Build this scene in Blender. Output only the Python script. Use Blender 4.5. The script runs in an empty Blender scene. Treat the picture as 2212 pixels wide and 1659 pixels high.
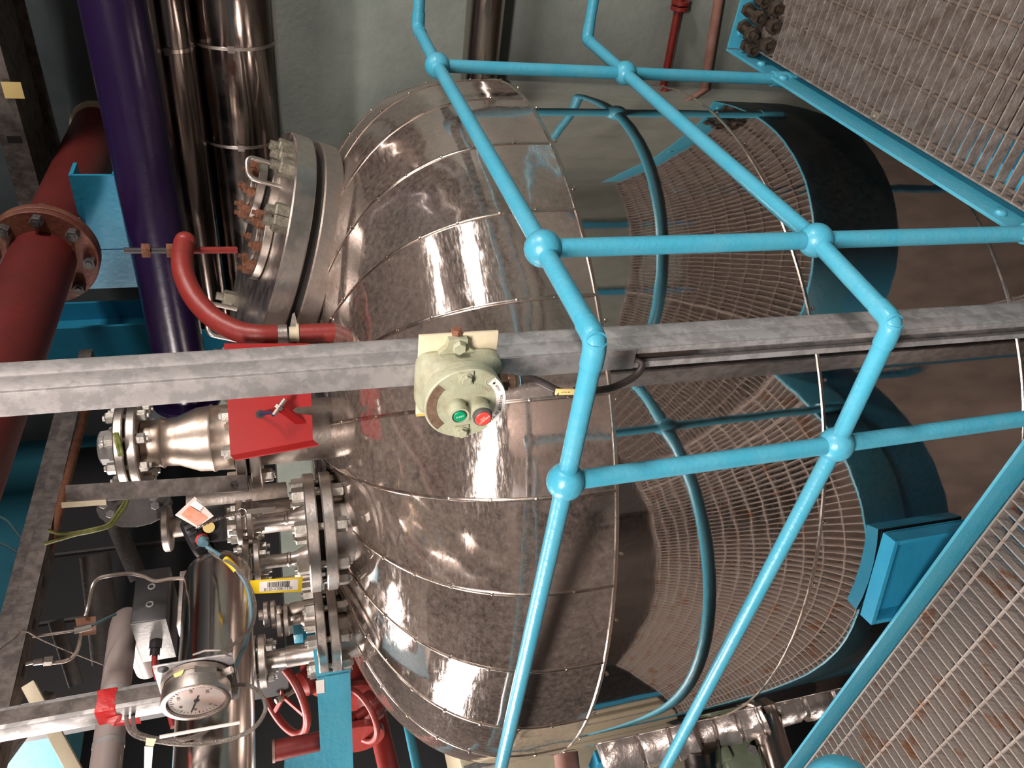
import bpy, bmesh, math, random
from mathutils import Vector, Matrix, noise
random.seed(7)
SC = bpy.context.scene
COL = SC.collection
# ------------------------------------------------------------------ camera
W, H, FPX = 2212.0, 1659.0, 1644.5
CAM = Vector((0, 0, 1.5434))
_d = Vector((6662.7 - W/2, -(389.5 - H/2), FPX)).normalized()     # straight down, in (right, up, forward) of the camera
_up = -_d
_y = (Vector((0, 0, 1)) - _up*_up.z).normalized()
_x = -_y.cross(_up)
AX = (_x, _y, _up)
cd = bpy.data.cameras.new('camera'); cam = bpy.data.objects.new('camera', cd); COL.objects.link(cam)
cd.sensor_fit = 'HORIZONTAL'; cd.sensor_width = 36; cd.lens = FPX/W*36; cd.clip_start = .02
cam.matrix_world = Matrix(((_x.x, _x.y, -_x.z, CAM.x), (_y.x, _y.y, -_y.z, CAM.y), (_up.x, _up.y, -_up.z, CAM.z), (0, 0, 0, 1)))
SC.camera = cam
# ------------------------------------------------------------------ world, exposure
wd = bpy.data.worlds.new('world'); SC.world = wd; wd.use_nodes = True
wd.node_tree.nodes['Background'].inputs[0].default_value = (1, .9, .85, 1)
wd.node_tree.nodes['Background'].inputs[1].default_value = .0
SC.view_settings.view_transform = 'Standard'; SC.view_settings.look = 'None'
SC.view_settings.gamma = 1; SC.view_settings.use_curve_mapping = False
SC.view_settings.exposure = 0.8
SC.cycles.use_denoising = True
SC.cycles.max_bounces = 10; SC.cycles.diffuse_bounces = 4; SC.cycles.glossy_bounces = 6
SC.cycles.sample_clamp_indirect = 6
SC.cycles.caustics_reflective = False; SC.cycles.caustics_refractive = False
# building grid: U runs to the back right, V to the back left
A40 = math.radians(40)
U = Vector((math.sin(A40), math.cos(A40), 0)); V = Vector((-math.cos(A40), math.sin(A40), 0)); Z = Vector((0, 0, 1))
def uv(u, v, z=0): return U*u + V*v + Z*z
# ------------------------------------------------------------------ ceiling luminaires and added fill lights
def lframe(ang, aim, c):
    # length axis, width axis, face axis (pointing away from the light's face)
    X = Vector((math.cos(math.radians(ang)), math.sin(math.radians(ang)), 0))
    N = Vector((0, 0, 1)) if aim is None else (Vector(c) - Vector(aim)).normalized()
    Y = N.cross(X).normalized(); X = Y.cross(N).normalized()
    return X, Y, N
# place, bearing of the tubes, watts, length, width, aim (None = straight down)
LAMPS = [((-.66, -1.0, 3.25), 127, 160, 1.5, .58, None), ((3.70, -.86, 3.17), 230, 85, 1.1, .44, (.3, 1.7, 1.15)), ((-3.30, 2.55, 2.46), 75, 62, 1.1, .46, (-.75, 1.85, 1.19)),
         ((-2.3, 3.6, 3.3), 150, 60, 1.4, .16, None), ((1.90, 1.0, 3.20), 20, 10, .9, .09, None), ((-2.75, 2.31, -1.2), 100, 9, .9, .14, (-.6, 1.8, -1.3))]  # first and last on this line: added fill for the clutter and underfloor
for lc_, ang, pw, ln, wdt, aim in LAMPS:
    ld = bpy.data.lights.new('tube_light', 'AREA'); ld.shape = 'RECTANGLE'; ld.size = ln; ld.size_y = wdt
    ld.energy = pw; ld.color = (1, .90, .85)
    X, Y, N = lframe(ang, aim, lc_); lp_ = Vector(lc_) - N*.075
    lo = bpy.data.objects.new('tube_light', ld); COL.objects.link(lo)
    lo.matrix_world = Matrix(((X.x, Y.x, N.x, lp_.x), (X.y, Y.y, N.y, lp_.y), (X.z, Y.z, N.z, lp_.z), (0, 0, 0, 1)))

# ------------------------------------------------------------------ pixel of the photo -> point of the place
def ray(x, y):
    v = Vector((x - W/2, -(y - H/2), FPX)).normalized()
    return Vector((AX[0].dot(v), AX[1].dot(v), AX[2].dot(v)))
def pd(x, y, d): return CAM + ray(x, y)*d
def plane(x, y, n, k):
    r = ray(x, y); return CAM + r*((k - CAM.dot(n))/r.dot(n))
def pu(x, y, u): return plane(x, y, U, u)
def pv(x, y, v): return plane(x, y, V, v)
def pz(x, y, z): return plane(x, y, Z, z)
# the vessel's outer skin
S = 1.0542
TC = Vector((-.1044, 2.700)); TR = 1.139; TZ0 = 1.5434 - (1.5434-.935)*S; TH = .552*S
RING = [1.5434 - (1.5434-z)*S for z in (.893, .368, -.235)]
def tprof(rho): return TZ0 + TH*max(1 - min(rho/TR, 1)**2.858, 0)**(1/2.451)
def hit(x, y):
    d = ray(x, y); t = 1.2
    while t < 4.6:
        p = CAM + d*t; rho = math.hypot(p.x-TC.x, p.y-TC.y)
        if rho < TR and p.z < tprof(rho): return p
        t += .002
    return None
# ------------------------------------------------------------------ materials
def mat(name, col, rough=.5, metal=0., col2=None, nscale=8, namt=1., bump=0., bscale=60, rvar=0., thr=(.4, .65), stretch=None, coat=0):
    m = bpy.data.materials.new(name); m.use_nodes = True
    nt = m.node_tree; N = nt.nodes; L = nt.links; b = N['Principled BSDF']
    b.inputs['Base Color'].default_value = (*col, 1); b.inputs['Roughness'].default_value = rough; b.inputs['Metallic'].default_value = metal
    if coat: b.inputs['Coat Weight'].default_value = coat; b.inputs['Coat Roughness'].default_value = .12
    tc = N.new('ShaderNodeTexCoord'); vec = tc.outputs['Object']
    if stretch:
        mp = N.new('ShaderNodeMapping'); mp.inputs['Scale'].default_value = stretch; L.new(vec, mp.inputs[0]); vec = mp.outputs[0]
    if col2 is not None or rvar:
        nz = N.new('ShaderNodeTexNoise'); nz.inputs['Scale'].default_value = nscale; nz.inputs['Detail'].default_value = 6; nz.inputs['Roughness'].default_value = .65
        L.new(vec, nz.inputs['Vector'])
        cr = N.new('ShaderNodeValToRGB'); cr.color_ramp.elements[0].position = thr[0]; cr.color_ramp.elements[1].position = thr[1]
        L.new(nz.outputs['Fac'], cr.inputs[0])
        if col2 is not None:
            mx = N.new('ShaderNodeMix'); mx.data_type = 'RGBA'; mx.inputs[6].default_value = (*col, 1); mx.inputs[7].default_value = (*col2, 1)
            mu = N.new('ShaderNodeMath'); mu.operation = 'MULTIPLY'; mu.inputs[1].default_value = namt
            L.new(cr.outputs[0], mu.inputs[0]); L.new(mu.outputs[0], mx.inputs[0]); L.new(mx.outputs[2], b.inputs['Base Color'])
        if rvar:
            mr = N.new('ShaderNodeMapRange'); mr.inputs['To Min'].default_value = rough; mr.inputs['To Max'].default_value = min(1, rough+rvar)
            L.new(cr.outputs[0], mr.inputs[0]); L.new(mr.outputs[0], b.inputs['Roughness'])
    if bump:
        n2 = N.new('ShaderNodeTexNoise'); n2.inputs['Scale'].default_value = bscale; n2.inputs['Detail'].default_value = 4
        L.new(vec, n2.inputs['Vector'])
        bp = N.new('ShaderNodeBump'); bp.inputs['Strength'].default_value = bump; bp.inputs['Distance'].default_value = .01
        L.new(n2.outputs['Fac'], bp.inputs['Height']); L.new(bp.outputs[0], b.inputs['Normal'])
    return m
M = {}
M['blue'] = mat('blue_paint', (.048, .31, .435), .36, 0, (.10, .345, .45), 14, .5, .12, 90)
M['blueb'] = mat('blue_steel_paint', (.02, .25, .42), .42, 0, (.03, .30, .46), 9, .6, .1, 60)
M['red'] = mat('red_paint', (.25, .026, .020), .42, 0, (.20, .02, .016), 12, .6, .1, 50)
M['reddull'] = mat('dull_dark_red_paint', (.135, .015, .013), .5, 0, (.10, .014, .011), 8, .8, .1, 50)
M['redrust'] = mat('rusted_red_flange', (.14, .035, .022), .6, 0, (.20, .09, .05), 14, .8, .2, 80)
M['redsheet'] = mat('red_sheet_paint', (.33, .012, .012), .36, 0, (.27, .012, .012), 6, .6)
M['purple'] = mat('purple_paint', (.012, .004, .031), .26, 0, (.009, .003, .024), 7, .6, .05, 40)
M['steel'] = mat('machined_stainless', (.60, .55, .51), .30, 1, (.36, .31, .27), 14, .7, .05, 120, .18)
M['steeld'] = mat('dull_stainless', (.46, .41, .37), .42, 1, (.27, .21, .17), 10, .8, .12, 60, .2)
M['weld'] = mat('heat_tinted_steel', (.62, .52, .44), .36, 1, (.36, .20, .09), 9, .8, .08, 40, .15, (.5, .7))
M['bolt'] = mat('bolt_zinc', (.52, .50, .46), .42, .9, (.36, .33, .28), 60, .7, .1, 200)
M['brass'] = mat('dirty_nut', (.30, .28, .22), .6, .7, (.16, .14, .11), 90, .8, .25, 250)
M['pipe'] = mat('polished_cladding_pipe', (.55, .49, .45), .14, 1, (.40, .34, .31), 6, .6, .06, 9, .12, (.4, .7))
M['mpipe'] = mat('dimmed_cladding_pipe', (.38, .335, .31), .11, 1, (.26, .22, .20), 6, .6, .06, 9, .12, (.4, .7))  # base dimmed to paint in the dark surroundings the fat silver pipe mirrors
M['dpipe'] = mat('dark_cladding_pipe', (.20, .17, .155), .13, 1, (.12, .10, .09), 6, .6, .06, 9, .14, (.4, .7))  # darker still, dark reflections of the slim pipe put into the base colour
M['gask'] = mat('black_gasket', (.012, .011, .010), .6)
M['black'] = mat('black_plastic', (.016, .015, .016), .38)
M['galv'] = mat('galvanised_steel', (.46, .435, .425), .46, .55, (.29, .28, .275), 30, .9, .05, 70, .1, (.44, .56))
M['galvd'] = mat('weathered_galvanised_steel', (.17, .145, .13), .62, .35, (.08, .066, .06), 26, .9, .2, 60, 0, (.4, .6))
M['grate'] = mat('dirty_grating_steel', (.27, .235, .21), .66, .25, (.135, .105, .085), 26, .95, .3, 120, 0, (.35, .65))
M['grater'] = mat('rusty_grating_steel', (.26, .225, .20), .64, .25, (.20, .075, .022), 9, .85, .3, 120, 0, (.56, .66))
M['rod'] = mat('grimy_cross_rod', (.13, .10, .08), .75, .2, (.07, .052, .04), 40, .9, .2, 150)
M['rust'] = mat('rusty_steel', (.16, .06, .03), .75, .3, (.26, .12, .07), 40, .8, .4, 150)
M['oily'] = mat('oily_bolt_steel', (.115, .09, .07), .34, .65, (.06, .044, .033), 60, .8, .2, 150)
M['green'] = mat('grey_green_enclosure_paint', (.36, .37, .26), .5, 0, (.25, .235, .155), 30, .75, .12, 120, 0, (.48, .7))
M['cream'] = mat('cream_plate_paint', (.66, .58, .42), .5, 0, (.55, .45, .27), 25, .5)
M['yellowp'] = mat('yellow_edge_paint', (.62, .46, .10), .5, 0, (.40, .27, .07), 40, .6)
M['wall'] = mat('pale_green_concrete', (.31, .345, .305), .85, 0, (.22, .255, .225), 3.2, .8, .22, 40, 0, (.38, .66))
M['wallb'] = mat('teal_wall_paint', (.02, .17, .24), .6, 0, (.016, .13, .19), 2.5, .7, .15, 20)
M['walld'] = mat('brown_grey_wall', (.13, .105, .092), .8, 0, (.085, .07, .062), 2, .8, .2, 18)
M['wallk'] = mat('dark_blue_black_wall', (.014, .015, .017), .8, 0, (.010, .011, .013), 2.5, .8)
M['slate'] = mat('shaded_wall_grey', (.085, .105, .115), .7, 0, (.055, .07, .078), 3, .8, .2, 20)  # dark coat standing in for shade on the upper right wall
M['ceil'] = mat('dark_ceiling_concrete', (.26, .23, .215), .9, 0, (.19, .17, .155), 3, .8)
M['floor'] = mat('brown_concrete_floor', (.10, .075, .06), .8, 0, (.055, .042, .034), 4, .8, .2, 20)
M['dark'] = mat('dark_painted_steel', (.02, .019, .02), .5)
M['foil'] = mat('aluminium_foil_lagging', (.56, .50, .47), .38, .8, (.38, .32, .29), 14, .7, .9, 16)
M['cable'] = mat('dark_cable', (.022, .016, .014), .45, 0, (.04, .028, .024), 30, .6)
M['cableb'] = mat('grey_blue_cable', (.10, .20, .24), .5)
M['cabler'] = mat('red_cable', (.25, .02, .02), .5)
M['earth'] = mat('green_yellow_cable', (.12, .15, .02), .5, 0, (.34, .31, .12), 30, .9)
M['armour'] = mat('steel_conduit', (.42, .37, .33), .4, .9, (.2, .17, .15), 400, .8, .8, 600)
M['yellow'] = mat('yellow_tag', (.78, .54, .012), .45)
M['paley'] = mat('pale_yellow_sleeve', (.76, .58, .22), .5)
M['white'] = mat('white_label', (.78, .72, .67), .5)
M['ink'] = mat('black_print', (.02, .018, .018), .6)
M['orange'] = mat('orange_tag', (.66, .20, .10), .35, 0, (.75, .40, .32), 40, .6)
M['clear'] = mat('clear_tag_pouch', (.60, .52, .48), .2)
M['copper'] = mat('copper_tag', (.46, .22, .14), .4, .5, (.6, .36, .28), 40, .7)
M['tape'] = mat('red_tape', (.52, .022, .022), .33, 0, (.42, .018, .018), 20, .6, .2, 60)
M['greenb'] = mat('green_button', (.0, .26, .11), .4)
M['redb'] = mat('red_button', (.72, .06, .045), .4)
M['brown'] = mat('brown_worn_label', (.11, .062, .035), .6, 0, (.19, .13, .09), 120, .7)
M['gland'] = mat('brown_brass_gland', (.13, .075, .05), .4, .6, (.22, .15, .11), 60, .7)
M['greybox'] = mat('grey_cast_housing', (.30, .29, .28), .5, .1, (.22, .21, .20), 30, .6, .1, 100)
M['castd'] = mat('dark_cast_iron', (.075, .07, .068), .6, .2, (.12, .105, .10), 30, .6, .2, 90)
M['dial'] = mat('dial_face', (.50, .47, .43), .5, 0, (.62, .40, .34), 18, .8)
M['palegreen'] = mat('pale_green_box_paint', (.24, .29, .20), .5, 0, (.15, .17, .11), 12, .7)
M['pinkpipe'] = mat('primer_pipe', (.36, .20, .16), .6, 0, (.24, .10, .07), 12, .7)
M['grate_edge'] = M['grate']
def clad(name, dustz):
    m = bpy.data.materials.new(name); m.use_nodes = True
    nt = m.node_tree; N = nt.nodes; L = nt.links; b = N['Principled BSDF']; out = N['Material Output']
    b.inputs['Base Color'].default_value = (.66, .60, .565, 1); b.inputs['Metallic'].default_value = 1; b.inputs['Roughness'].default_value = .045
    tc = N.new('ShaderNodeTexCoord')
    # scuffs: fine scratches along the sheet
    mp = N.new('ShaderNodeMapping'); mp.inputs['Scale'].default_value = (9, 9, 60); L.new(tc.outputs['Object'], mp.inputs[0])
    n1 = N.new('ShaderNodeTexNoise'); n1.inputs['Scale'].default_value = 3; n1.inputs['Detail'].default_value = 8; n1.inputs['Roughness'].default_value = .8; L.new(mp.outputs[0], n1.inputs['Vector'])
    r1 = N.new('ShaderNodeMapRange'); r1.inputs['From Min'].default_value = .45; r1.inputs['From Max'].default_value = .75; r1.inputs['To Min'].default_value = .055 if dustz else .03; r1.inputs['To Max'].default_value = .26 if dustz else .13
    L.new(n1.outputs['Fac'], r1.inputs[0]); L.new(r1.outputs[0], b.inputs['Roughness'])
    # shallow waviness of the thin sheet
    n2 = N.new('ShaderNodeTexNoise'); n2.inputs['Scale'].default_value = 5; n2.inputs['Detail'].default_value = 2; L.new(tc.outputs['Object'], n2.inputs['Vector'])
    bp = N.new('ShaderNodeBump'); bp.inputs['Strength'].default_value = .25 if dustz else .05; bp.inputs['Distance'].default_value = .02; L.new(n2.outputs['Fac'], bp.inputs['Height']); L.new(bp.outputs[0], b.inputs['Normal'])
    # settled dust and specks
    d = N.new('ShaderNodeBsdfDiffuse'); d.inputs['Color'].default_value = (.17, .135, .115, 1)
    n3 = N.new('ShaderNodeTexNoise'); n3.inputs['Scale'].default_value = 70; n3.inputs['Detail'].default_value = 6; n3.inputs['Roughness'].default_value = .75; L.new(tc.outputs['Object'], n3.inputs['Vector'])
    n4 = N.new('ShaderNodeTexNoise'); n4.inputs['Scale'].default_value = 4; n4.inputs['Detail'].default_value = 5; L.new(tc.outputs['Object'], n4.inputs['Vector'])
    ad = N.new('ShaderNodeMath'); ad.operation = 'MULTIPLY_ADD'; ad.inputs[1].default_value = .5; L.new(n4.outputs['Fac'], ad.inputs[0]); L.new(n3.outputs['Fac'], ad.inputs[2])
    r3 = N.new('ShaderNodeMapRange'); r3.inputs['From Min'].default_value = .55; r3.inputs['From Max'].default_value = 1.05; r3.inputs['To Min'].default_value = .16 if dustz else 0; r3.inputs['To Max'].default_value = .85
    L.new(ad.outputs[0], r3.inputs[0])
    fac = r3.outputs[0]
    mu = N.new('ShaderNodeMath'); mu.operation = 'MULTIPLY'; L.new(fac, mu.inputs[0])
    if dustz:
        sp = N.new('ShaderNodeSeparateXYZ'); L.new(tc.outputs['Object'], sp.inputs[0])
        rz = N.new('ShaderNodeMapRange'); rz.inputs['From Min'].default_value = dustz[0]; rz.inputs['From Max'].default_value = dustz[1]; rz.inputs['To Min'].default_value = .04; rz.inputs['To Max'].default_value = .95
        L.new(sp.outputs[2], rz.inputs[0]); L.new(rz.outputs[0], mu.inputs[1])
    else: mu.inputs[1].default_value = .08
    ms = N.new('ShaderNodeMixShader'); L.new(mu.outputs[0], ms.inputs[0]); L.new(b.outputs[0], ms.inputs[1]); L.new(d.outputs[0], ms.inputs[2]); L.new(ms.outputs[0], out.inputs[0])
    return m
M['dome'] = clad('dusty_dome_cladding', (TZ0+.18, TZ0+.50))
M['shell'] = clad('mirror_shell_cladding', None)
M['seam'] = mat('seam_strip_steel', (.60, .52, .46), .22, 1, (.45, .34, .27), 20, .6, 0, 60, .15)
M['glass'] = bpy.data.materials.new('dial_glass'); M['glass'].use_nodes = True
_n = M['glass'].node_tree; _g = _n.nodes.new('ShaderNodeBsdfGlossy'); _g.inputs['Roughness'].default_value = .03
_t = _n.nodes.new('ShaderNodeBsdfTransparent'); _m = _n.nodes.new('ShaderNodeMixShader'); _m.inputs[0].default_value = .06
_n.links.new(_t.outputs[0], _m.inputs[1]); _n.links.new(_g.outputs[0], _m.inputs[2]); _n.links.new(_m.outputs[0], _n.nodes['Material Output'].inputs[0])
M['tube'] = bpy.data.materials.new('fluorescent_tube'); M['tube'].use_nodes = True
_b = M['tube'].node_tree.nodes['Principled BSDF']; _b.inputs['Emission Color'].default_value = (1, .88, .8, 1); _b.inputs['Emission Strength'].default_value = 6

# ------------------------------------------------------------------ mesh helpers
def perp(a):
    a = a.normalized(); r = Vector((0, 0, 1)) if abs(a.z) < .9 else Vector((1, 0, 0))
    x = r.cross(a).normalized(); return x, a.cross(x).normalized()
class MB:
    def __init__(s): s.b = bmesh.new()
    def box(s, c, ex, ey, ez, X=U, Y=V, Zv=Z, bevel=0):
        vs = []
        for i in (-.5, .5):
            for j in (-.5, .5):
                for k in (-.5, .5): vs.append(s.b.verts.new(Vector(c) + X*(i*ex) + Y*(j*ey) + Zv*(k*ez)))
        fs = [(0, 1, 3, 2), (4, 6, 7, 5), (0, 4, 5, 1), (2, 3, 7, 6), (0, 2, 6, 4), (1, 5, 7, 3)]
        ff = [s.b.faces.new([vs[q] for q in f]) for f in fs]
        if bevel:
            ed = list({e for f in ff for e in f.edges})
            bmesh.ops.bevel(s.b, geom=ed, offset=bevel, segments=2, affect='EDGES', profile=.6)
        return s
    def lathe(s, o, axis, prof, seg=32, x=None):
        # prof: (height, radius) pairs
        axis = axis.normalized(); X, Y = perp(axis)
        if x is not None: X = (x - axis*x.dot(axis)).normalized(); Y = axis.cross(X)
        rings = []
        for h, r in prof:
            c = o + axis*h
            if r < 1e-6: rings.append([s.b.verts.new(c)])
            else: rings.append([s.b.verts.new(c + X*(r*math.cos(2*math.pi*i/seg)) + Y*(r*math.sin(2*math.pi*i/seg))) for i in range(seg)])
        for a, b in zip(rings, rings[1:]):
            if len(a) == 1 and len(b) == 1: continue
            for i in range(seg):
                j = (i+1) % seg
                if len(a) == 1: s.b.faces.new((a[0], b[j], b[i]))
                elif len(b) == 1: s.b.faces.new((a[i], a[j], b[0]))
                else: s.b.faces.new((a[i], a[j], b[j], b[i]))
        return s
    def cyl(s, a, b, r, r2=None, seg=24, caps=True, x=None):
        a = Vector(a); b = Vector(b); L = (b-a).length; r2 = r if r2 is None else r2
        p = [(0, r), (L, r2)]
        if caps: p = [(0, 0)] + p + [(L, 0)]
        return s.lathe(a, b-a, p, seg, x)
    def disc(s, c, axis, r, t, ch=.0, seg=40, rin=0):
        # plate centred on c, chamfered, with or without a bore
        h = t/2; ch = min(ch, h*.8)
        if rin: p = [(-h, rin), (-h, r-ch), (-h+ch, r), (h-ch, r), (h, r-ch), (h, rin), (-h, rin)]
        else: p = [(-h, 0), (-h, r-ch), (-h+ch, r), (h-ch, r), (h, r-ch), (h, 0)]
        return s.lathe(c, axis, p, seg)
    def hexn(s, c, axis, af, t, x=None, bore=0):
        R = af/math.sqrt(3)
        p = [(-t/2, 0), (-t/2, R), (t/2-.12*t, R), (t/2, R*.9)]
        p += [(t/2, bore), (t/2-.6*t, bore*.9), (t/2-.6*t, 0)] if bore else [(t/2, 0)]
        return s.lathe(c, axis, p, 6, x)
    def sphere(s, c, r, seg=24, sc=None, R=None):
        n = seg//2
        st = len(s.b.verts)
        s.lathe(Vector(c), Z, [(-r*math.cos(math.pi*i/n), r*math.sin(math.pi*i/n)) for i in range(n+1)], seg)
        if sc:
            s.b.verts.ensure_lookup_table()
            for v in s.b.verts[st:]:
                q = v.co - Vector(c); v.co = Vector(c) + U*(q.dot(U)*sc[0]) + V*(q.dot(V)*sc[1]) + Z*(q.z*sc[2])
        return s
    def tube(s, pts, r, seg=14, closed=False, caps=True, rf=None):
        pts = [Vector(p) for p in pts]; n = len(pts); rings = []; X = None
        for i, p in enumerate(pts):
            a = pts[(i-1) % n] if (closed or i > 0) else p
            b = pts[(i+1) % n] if (closed or i < n-1) else p
            t = (b-a).normalized()
            if X is None: X, Y = perp(t)
            X = (X - t*X.dot(t)).normalized(); Y = t.cross(X)
            rr = rf(i, n) if rf else r
            rings.append([s.b.verts.new(p + X*(rr*math.cos(2*math.pi*k/seg)) + Y*(rr*math.sin(2*math.pi*k/seg))) for k in range(seg)])
        m = n if closed else n-1
        for i in range(m):
            a = rings[i]; b = rings[(i+1) % n]
            for k in range(seg): s.b.faces.new((a[k], a[(k+1) % seg], b[(k+1) % seg], b[k]))
        if caps and not closed:
            s.b.faces.new(rings[0][::-1]); s.b.faces.new(rings[-1])
        return s
    def prism(s, c, X, Y, poly, depth):
        # polygon in the X/Y plane pushed by depth along X x Y
        n = X.cross(Y).normalized()
        lo = [s.b.verts.new(Vector(c) + X*p[0] + Y*p[1]) for p in poly]; hi = [s.b.verts.new(v.co + n*depth) for v in lo]
        s.b.faces.new(lo[::-1]); s.b.faces.new(hi)
        for i in range(len(poly)):
            j = (i+1) % len(poly); s.b.faces.new((lo[i], lo[j], hi[j], hi[i]))
        return s
    def torus(s, c, axis, R, r, seg=40, sg=12):
        X, Y = perp(axis)
        return s.tube([Vector(c) + X*(R*math.cos(2*math.pi*i/seg)) + Y*(R*math.sin(2*math.pi*i/seg)) for i in range(seg)], r, sg, closed=True)
    def ribbon(s, pts, norms, w, t):
        # strip following pts with given outward normals
        rows = []
        for i, p in enumerate(pts):
            a = pts[max(i-1, 0)]; b = pts[min(i+1, len(pts)-1)]; tg = (b-a).normalized(); sd = tg.cross(norms[i]).normalized(); n = norms[i]
            rows.append([s.b.verts.new(p + sd*(q*w/2) + n*h) for q, h in ((-1, -.002), (-1, t*.6), (-.5, t), (.5, t), (1, t*.6), (1, -.002))])
        for a, b in zip(rows, rows[1:]):
            for k in range(5): s.b.faces.new((a[k], a[k+1], b[k+1], b[k]))
        return s
ORG = {}
def tag(o, label, cat, group=None, kind=None):
    o['label'] = label; o['category'] = cat
    if group: o['group'] = group
    if kind: o['kind'] = kind
    return o
def thing(name, label, cat, loc, group=None):
    o = bpy.data.objects.new(name, None); COL.objects.link(o); o.location = loc; o.empty_display_size = .05
    ORG[o.name] = Vector(loc)
    return tag(o, label, cat, group)
def _build(self, name, m, parent=None, ang=35):
    if parent is not None:
        off = ORG[parent.name]
        for v in self.b.verts: v.co -= off
    bmesh.ops.recalc_face_normals(self.b, faces=self.b.faces)
    me = bpy.data.meshes.new(name); self.b.to_mesh(me); self.b.free()
    for p in me.polygons: p.use_smooth = True
    me.set_sharp_from_angle(angle=math.radians(ang))
    me.materials.append(M[m] if isinstance(m, str) else m)
    o = bpy.data.objects.new(name, me); COL.objects.link(o)
    ORG[o.name] = ORG[parent.name] if parent is not None else Vector((0, 0, 0))
    if parent is not None: o.parent = parent
    return o
MB.build = _build
def solo(mb, name, m, label, cat, org=None, group=None):
    # a thing that is one mesh, with its origin at its own centre
    if org is None:
        org = Vector((0, 0, 0)); n = len(mb.b.verts)
        for v in mb.b.verts: org += v.co/n
    for v in mb.b.verts: v.co -= org
    o = mb.build(name, m); o.location = org; ORG[o.name] = Vector(org)
    return tag(o, label, cat, group)
def struct(mb, name, m):
    o = mb.build(name, m); o['kind'] = 'structure'; return o
def text(body, c, X, Y, size, m, name, parent, ext=.0002, align='CENTER'):
    cu = bpy.data.curves.new('t', 'FONT'); cu.body = body; cu.size = size; cu.extrude = ext; cu.align_x = align; cu.align_y = 'CENTER'
    t = bpy.data.objects.new('t', cu); COL.objects.link(t)
    me = bpy.data.meshes.new_from_object(t.evaluated_get(bpy.context.evaluated_depsgraph_get()))
    bpy.data.objects.remove(t); bpy.data.curves.remove(cu)
    n = X.cross(Y); off = ORG[parent.name]
    for v in me.vertices: v.co = Vector(c) + X*v.co.x + Y*v.co.y + n*v.co.z - off
    me.materials.clear(); me.materials.append(M[m]); me.name = name
    o = bpy.data.objects.new(name, me); COL.objects.link(o); o.parent = parent; ORG[o.name] = off
    return o
def smooth(pts, n=8):
    # Catmull-Rom through the points
    P = [Vector(p) for p in pts]; P = [P[0]*2-P[1]] + P + [P[-1]*2-P[-2]]; out = []
    for i in range(1, len(P)-2):
        for k in range(n):
            t = k/n; a, b, c, d = P[i-1:i+3]
            out.append(.5*((2*b) + (c-a)*t + (2*a-5*b+4*c-d)*t*t + (3*b-a-3*c+d)*t**3))
    return out + [P[-2]]
def fillet(pts, rad, n=8):
    # polyline with rounded corners
    P = [Vector(p) for p in pts]; out = [P[0]]
    for i in range(1, len(P)-1):
        a = (P[i-1]-P[i]); b = (P[i+1]-P[i]); q = min(rad, a.length*.49, b.length*.49)
        s0 = P[i] + a.normalized()*q; e0 = P[i] + b.normalized()*q
        for k in range(n+1):
            t = k/n; out.append(s0*(1-t)**2 + P[i]*2*t*(1-t) + e0*t*t)
    return out + [P[-1]]
def bolt_at(parent, c, axis, af, span, nut=None, m='bolt', name='bolt', studs=.006):
    # hexagon both sides of a clamped thickness (span) with a stud through it
    nut = nut or af*.85; x = perp(axis)[0]; a = random.uniform(0, 1); ax = axis.normalized(); y = ax.cross(x)
    xx = x*math.cos(a) + y*math.sin(a)
    b = MB(); b.cyl(c - ax*(span/2+nut+studs), c + ax*(span/2+nut+studs), af*.29, seg=12)
    b.hexn(c + ax*(span/2+nut/2), ax, af, nut, xx); b.hexn(c - ax*(span/2+nut/2), -ax, af, nut, xx)
    return b.build(name, m, parent, 25)
def flange_pair(parent, c, axis, R, t, gap, n, af, bc=.8, ph=0, m='steel', bm='bolt', nm='flange', bore=.5, m2=None):
    ax = axis.normalized()
    f1 = MB().disc(c + ax*(gap/2+t/2), ax, R, t, .003, 48).build(nm, m, parent)
    MB().disc(c - ax*(gap/2+t/2), ax, R, t, .003, 48).build(nm, m2 or m, parent)
    MB().disc(c, ax, R*.70, gap*1.1, 0, 40).build('gasket', 'gask', parent)
    X, Y = perp(ax)
    for i in range(n):
        a = ph + 2*math.pi*i/n
        bolt_at(parent, c + X*(R*bc*math.cos(a)) + Y*(R*bc*math.sin(a)), ax, af, 2*t+gap, m=bm)

# ================================================================== the setting
WU, WV, WUB, WVB, CEIL, LOW = 3.75, 5.6, -3.0, -4.3, 4.3, -2.3
hz = (CEIL+LOW)/2; hh = CEIL-LOW; mu_, mv_ = (WU+WUB)/2, (WV+WVB)/2
struct(MB().box(uv(WU+.1, mv_, hz), .2, WV-WVB+.4, hh), 'wall_right', 'wall')
struct(MB().box(uv(mu_, WV+.1, hz), WU-WUB, .2, hh), 'wall_back', 'wallk')
struct(MB().box(uv(WUB-.1, mv_, hz), .2, WV-WVB+.4, hh), 'wall_left', 'walld')
struct(MB().box(uv(mu_, WVB-.1, hz), WU-WUB, .2, hh), 'wall_front', 'wall')
struct(MB().box(uv(mu_, mv_, LOW-.1), WU-WUB+.4, WV-WVB+.4, .2), 'floor', 'floor')
struct(MB().box(uv(mu_, mv_, CEIL+.1), WU-WUB+.4, WV-WVB+.4, .2), 'ceiling', 'ceil')
struct(MB().box(uv(WU-.02, mv_, (1.98+CEIL)/2), .04, WV-WVB, CEIL-1.98), 'wall_shade_1', 'slate')  # thin panel that paints the dimness above the pipes onto the wall
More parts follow.
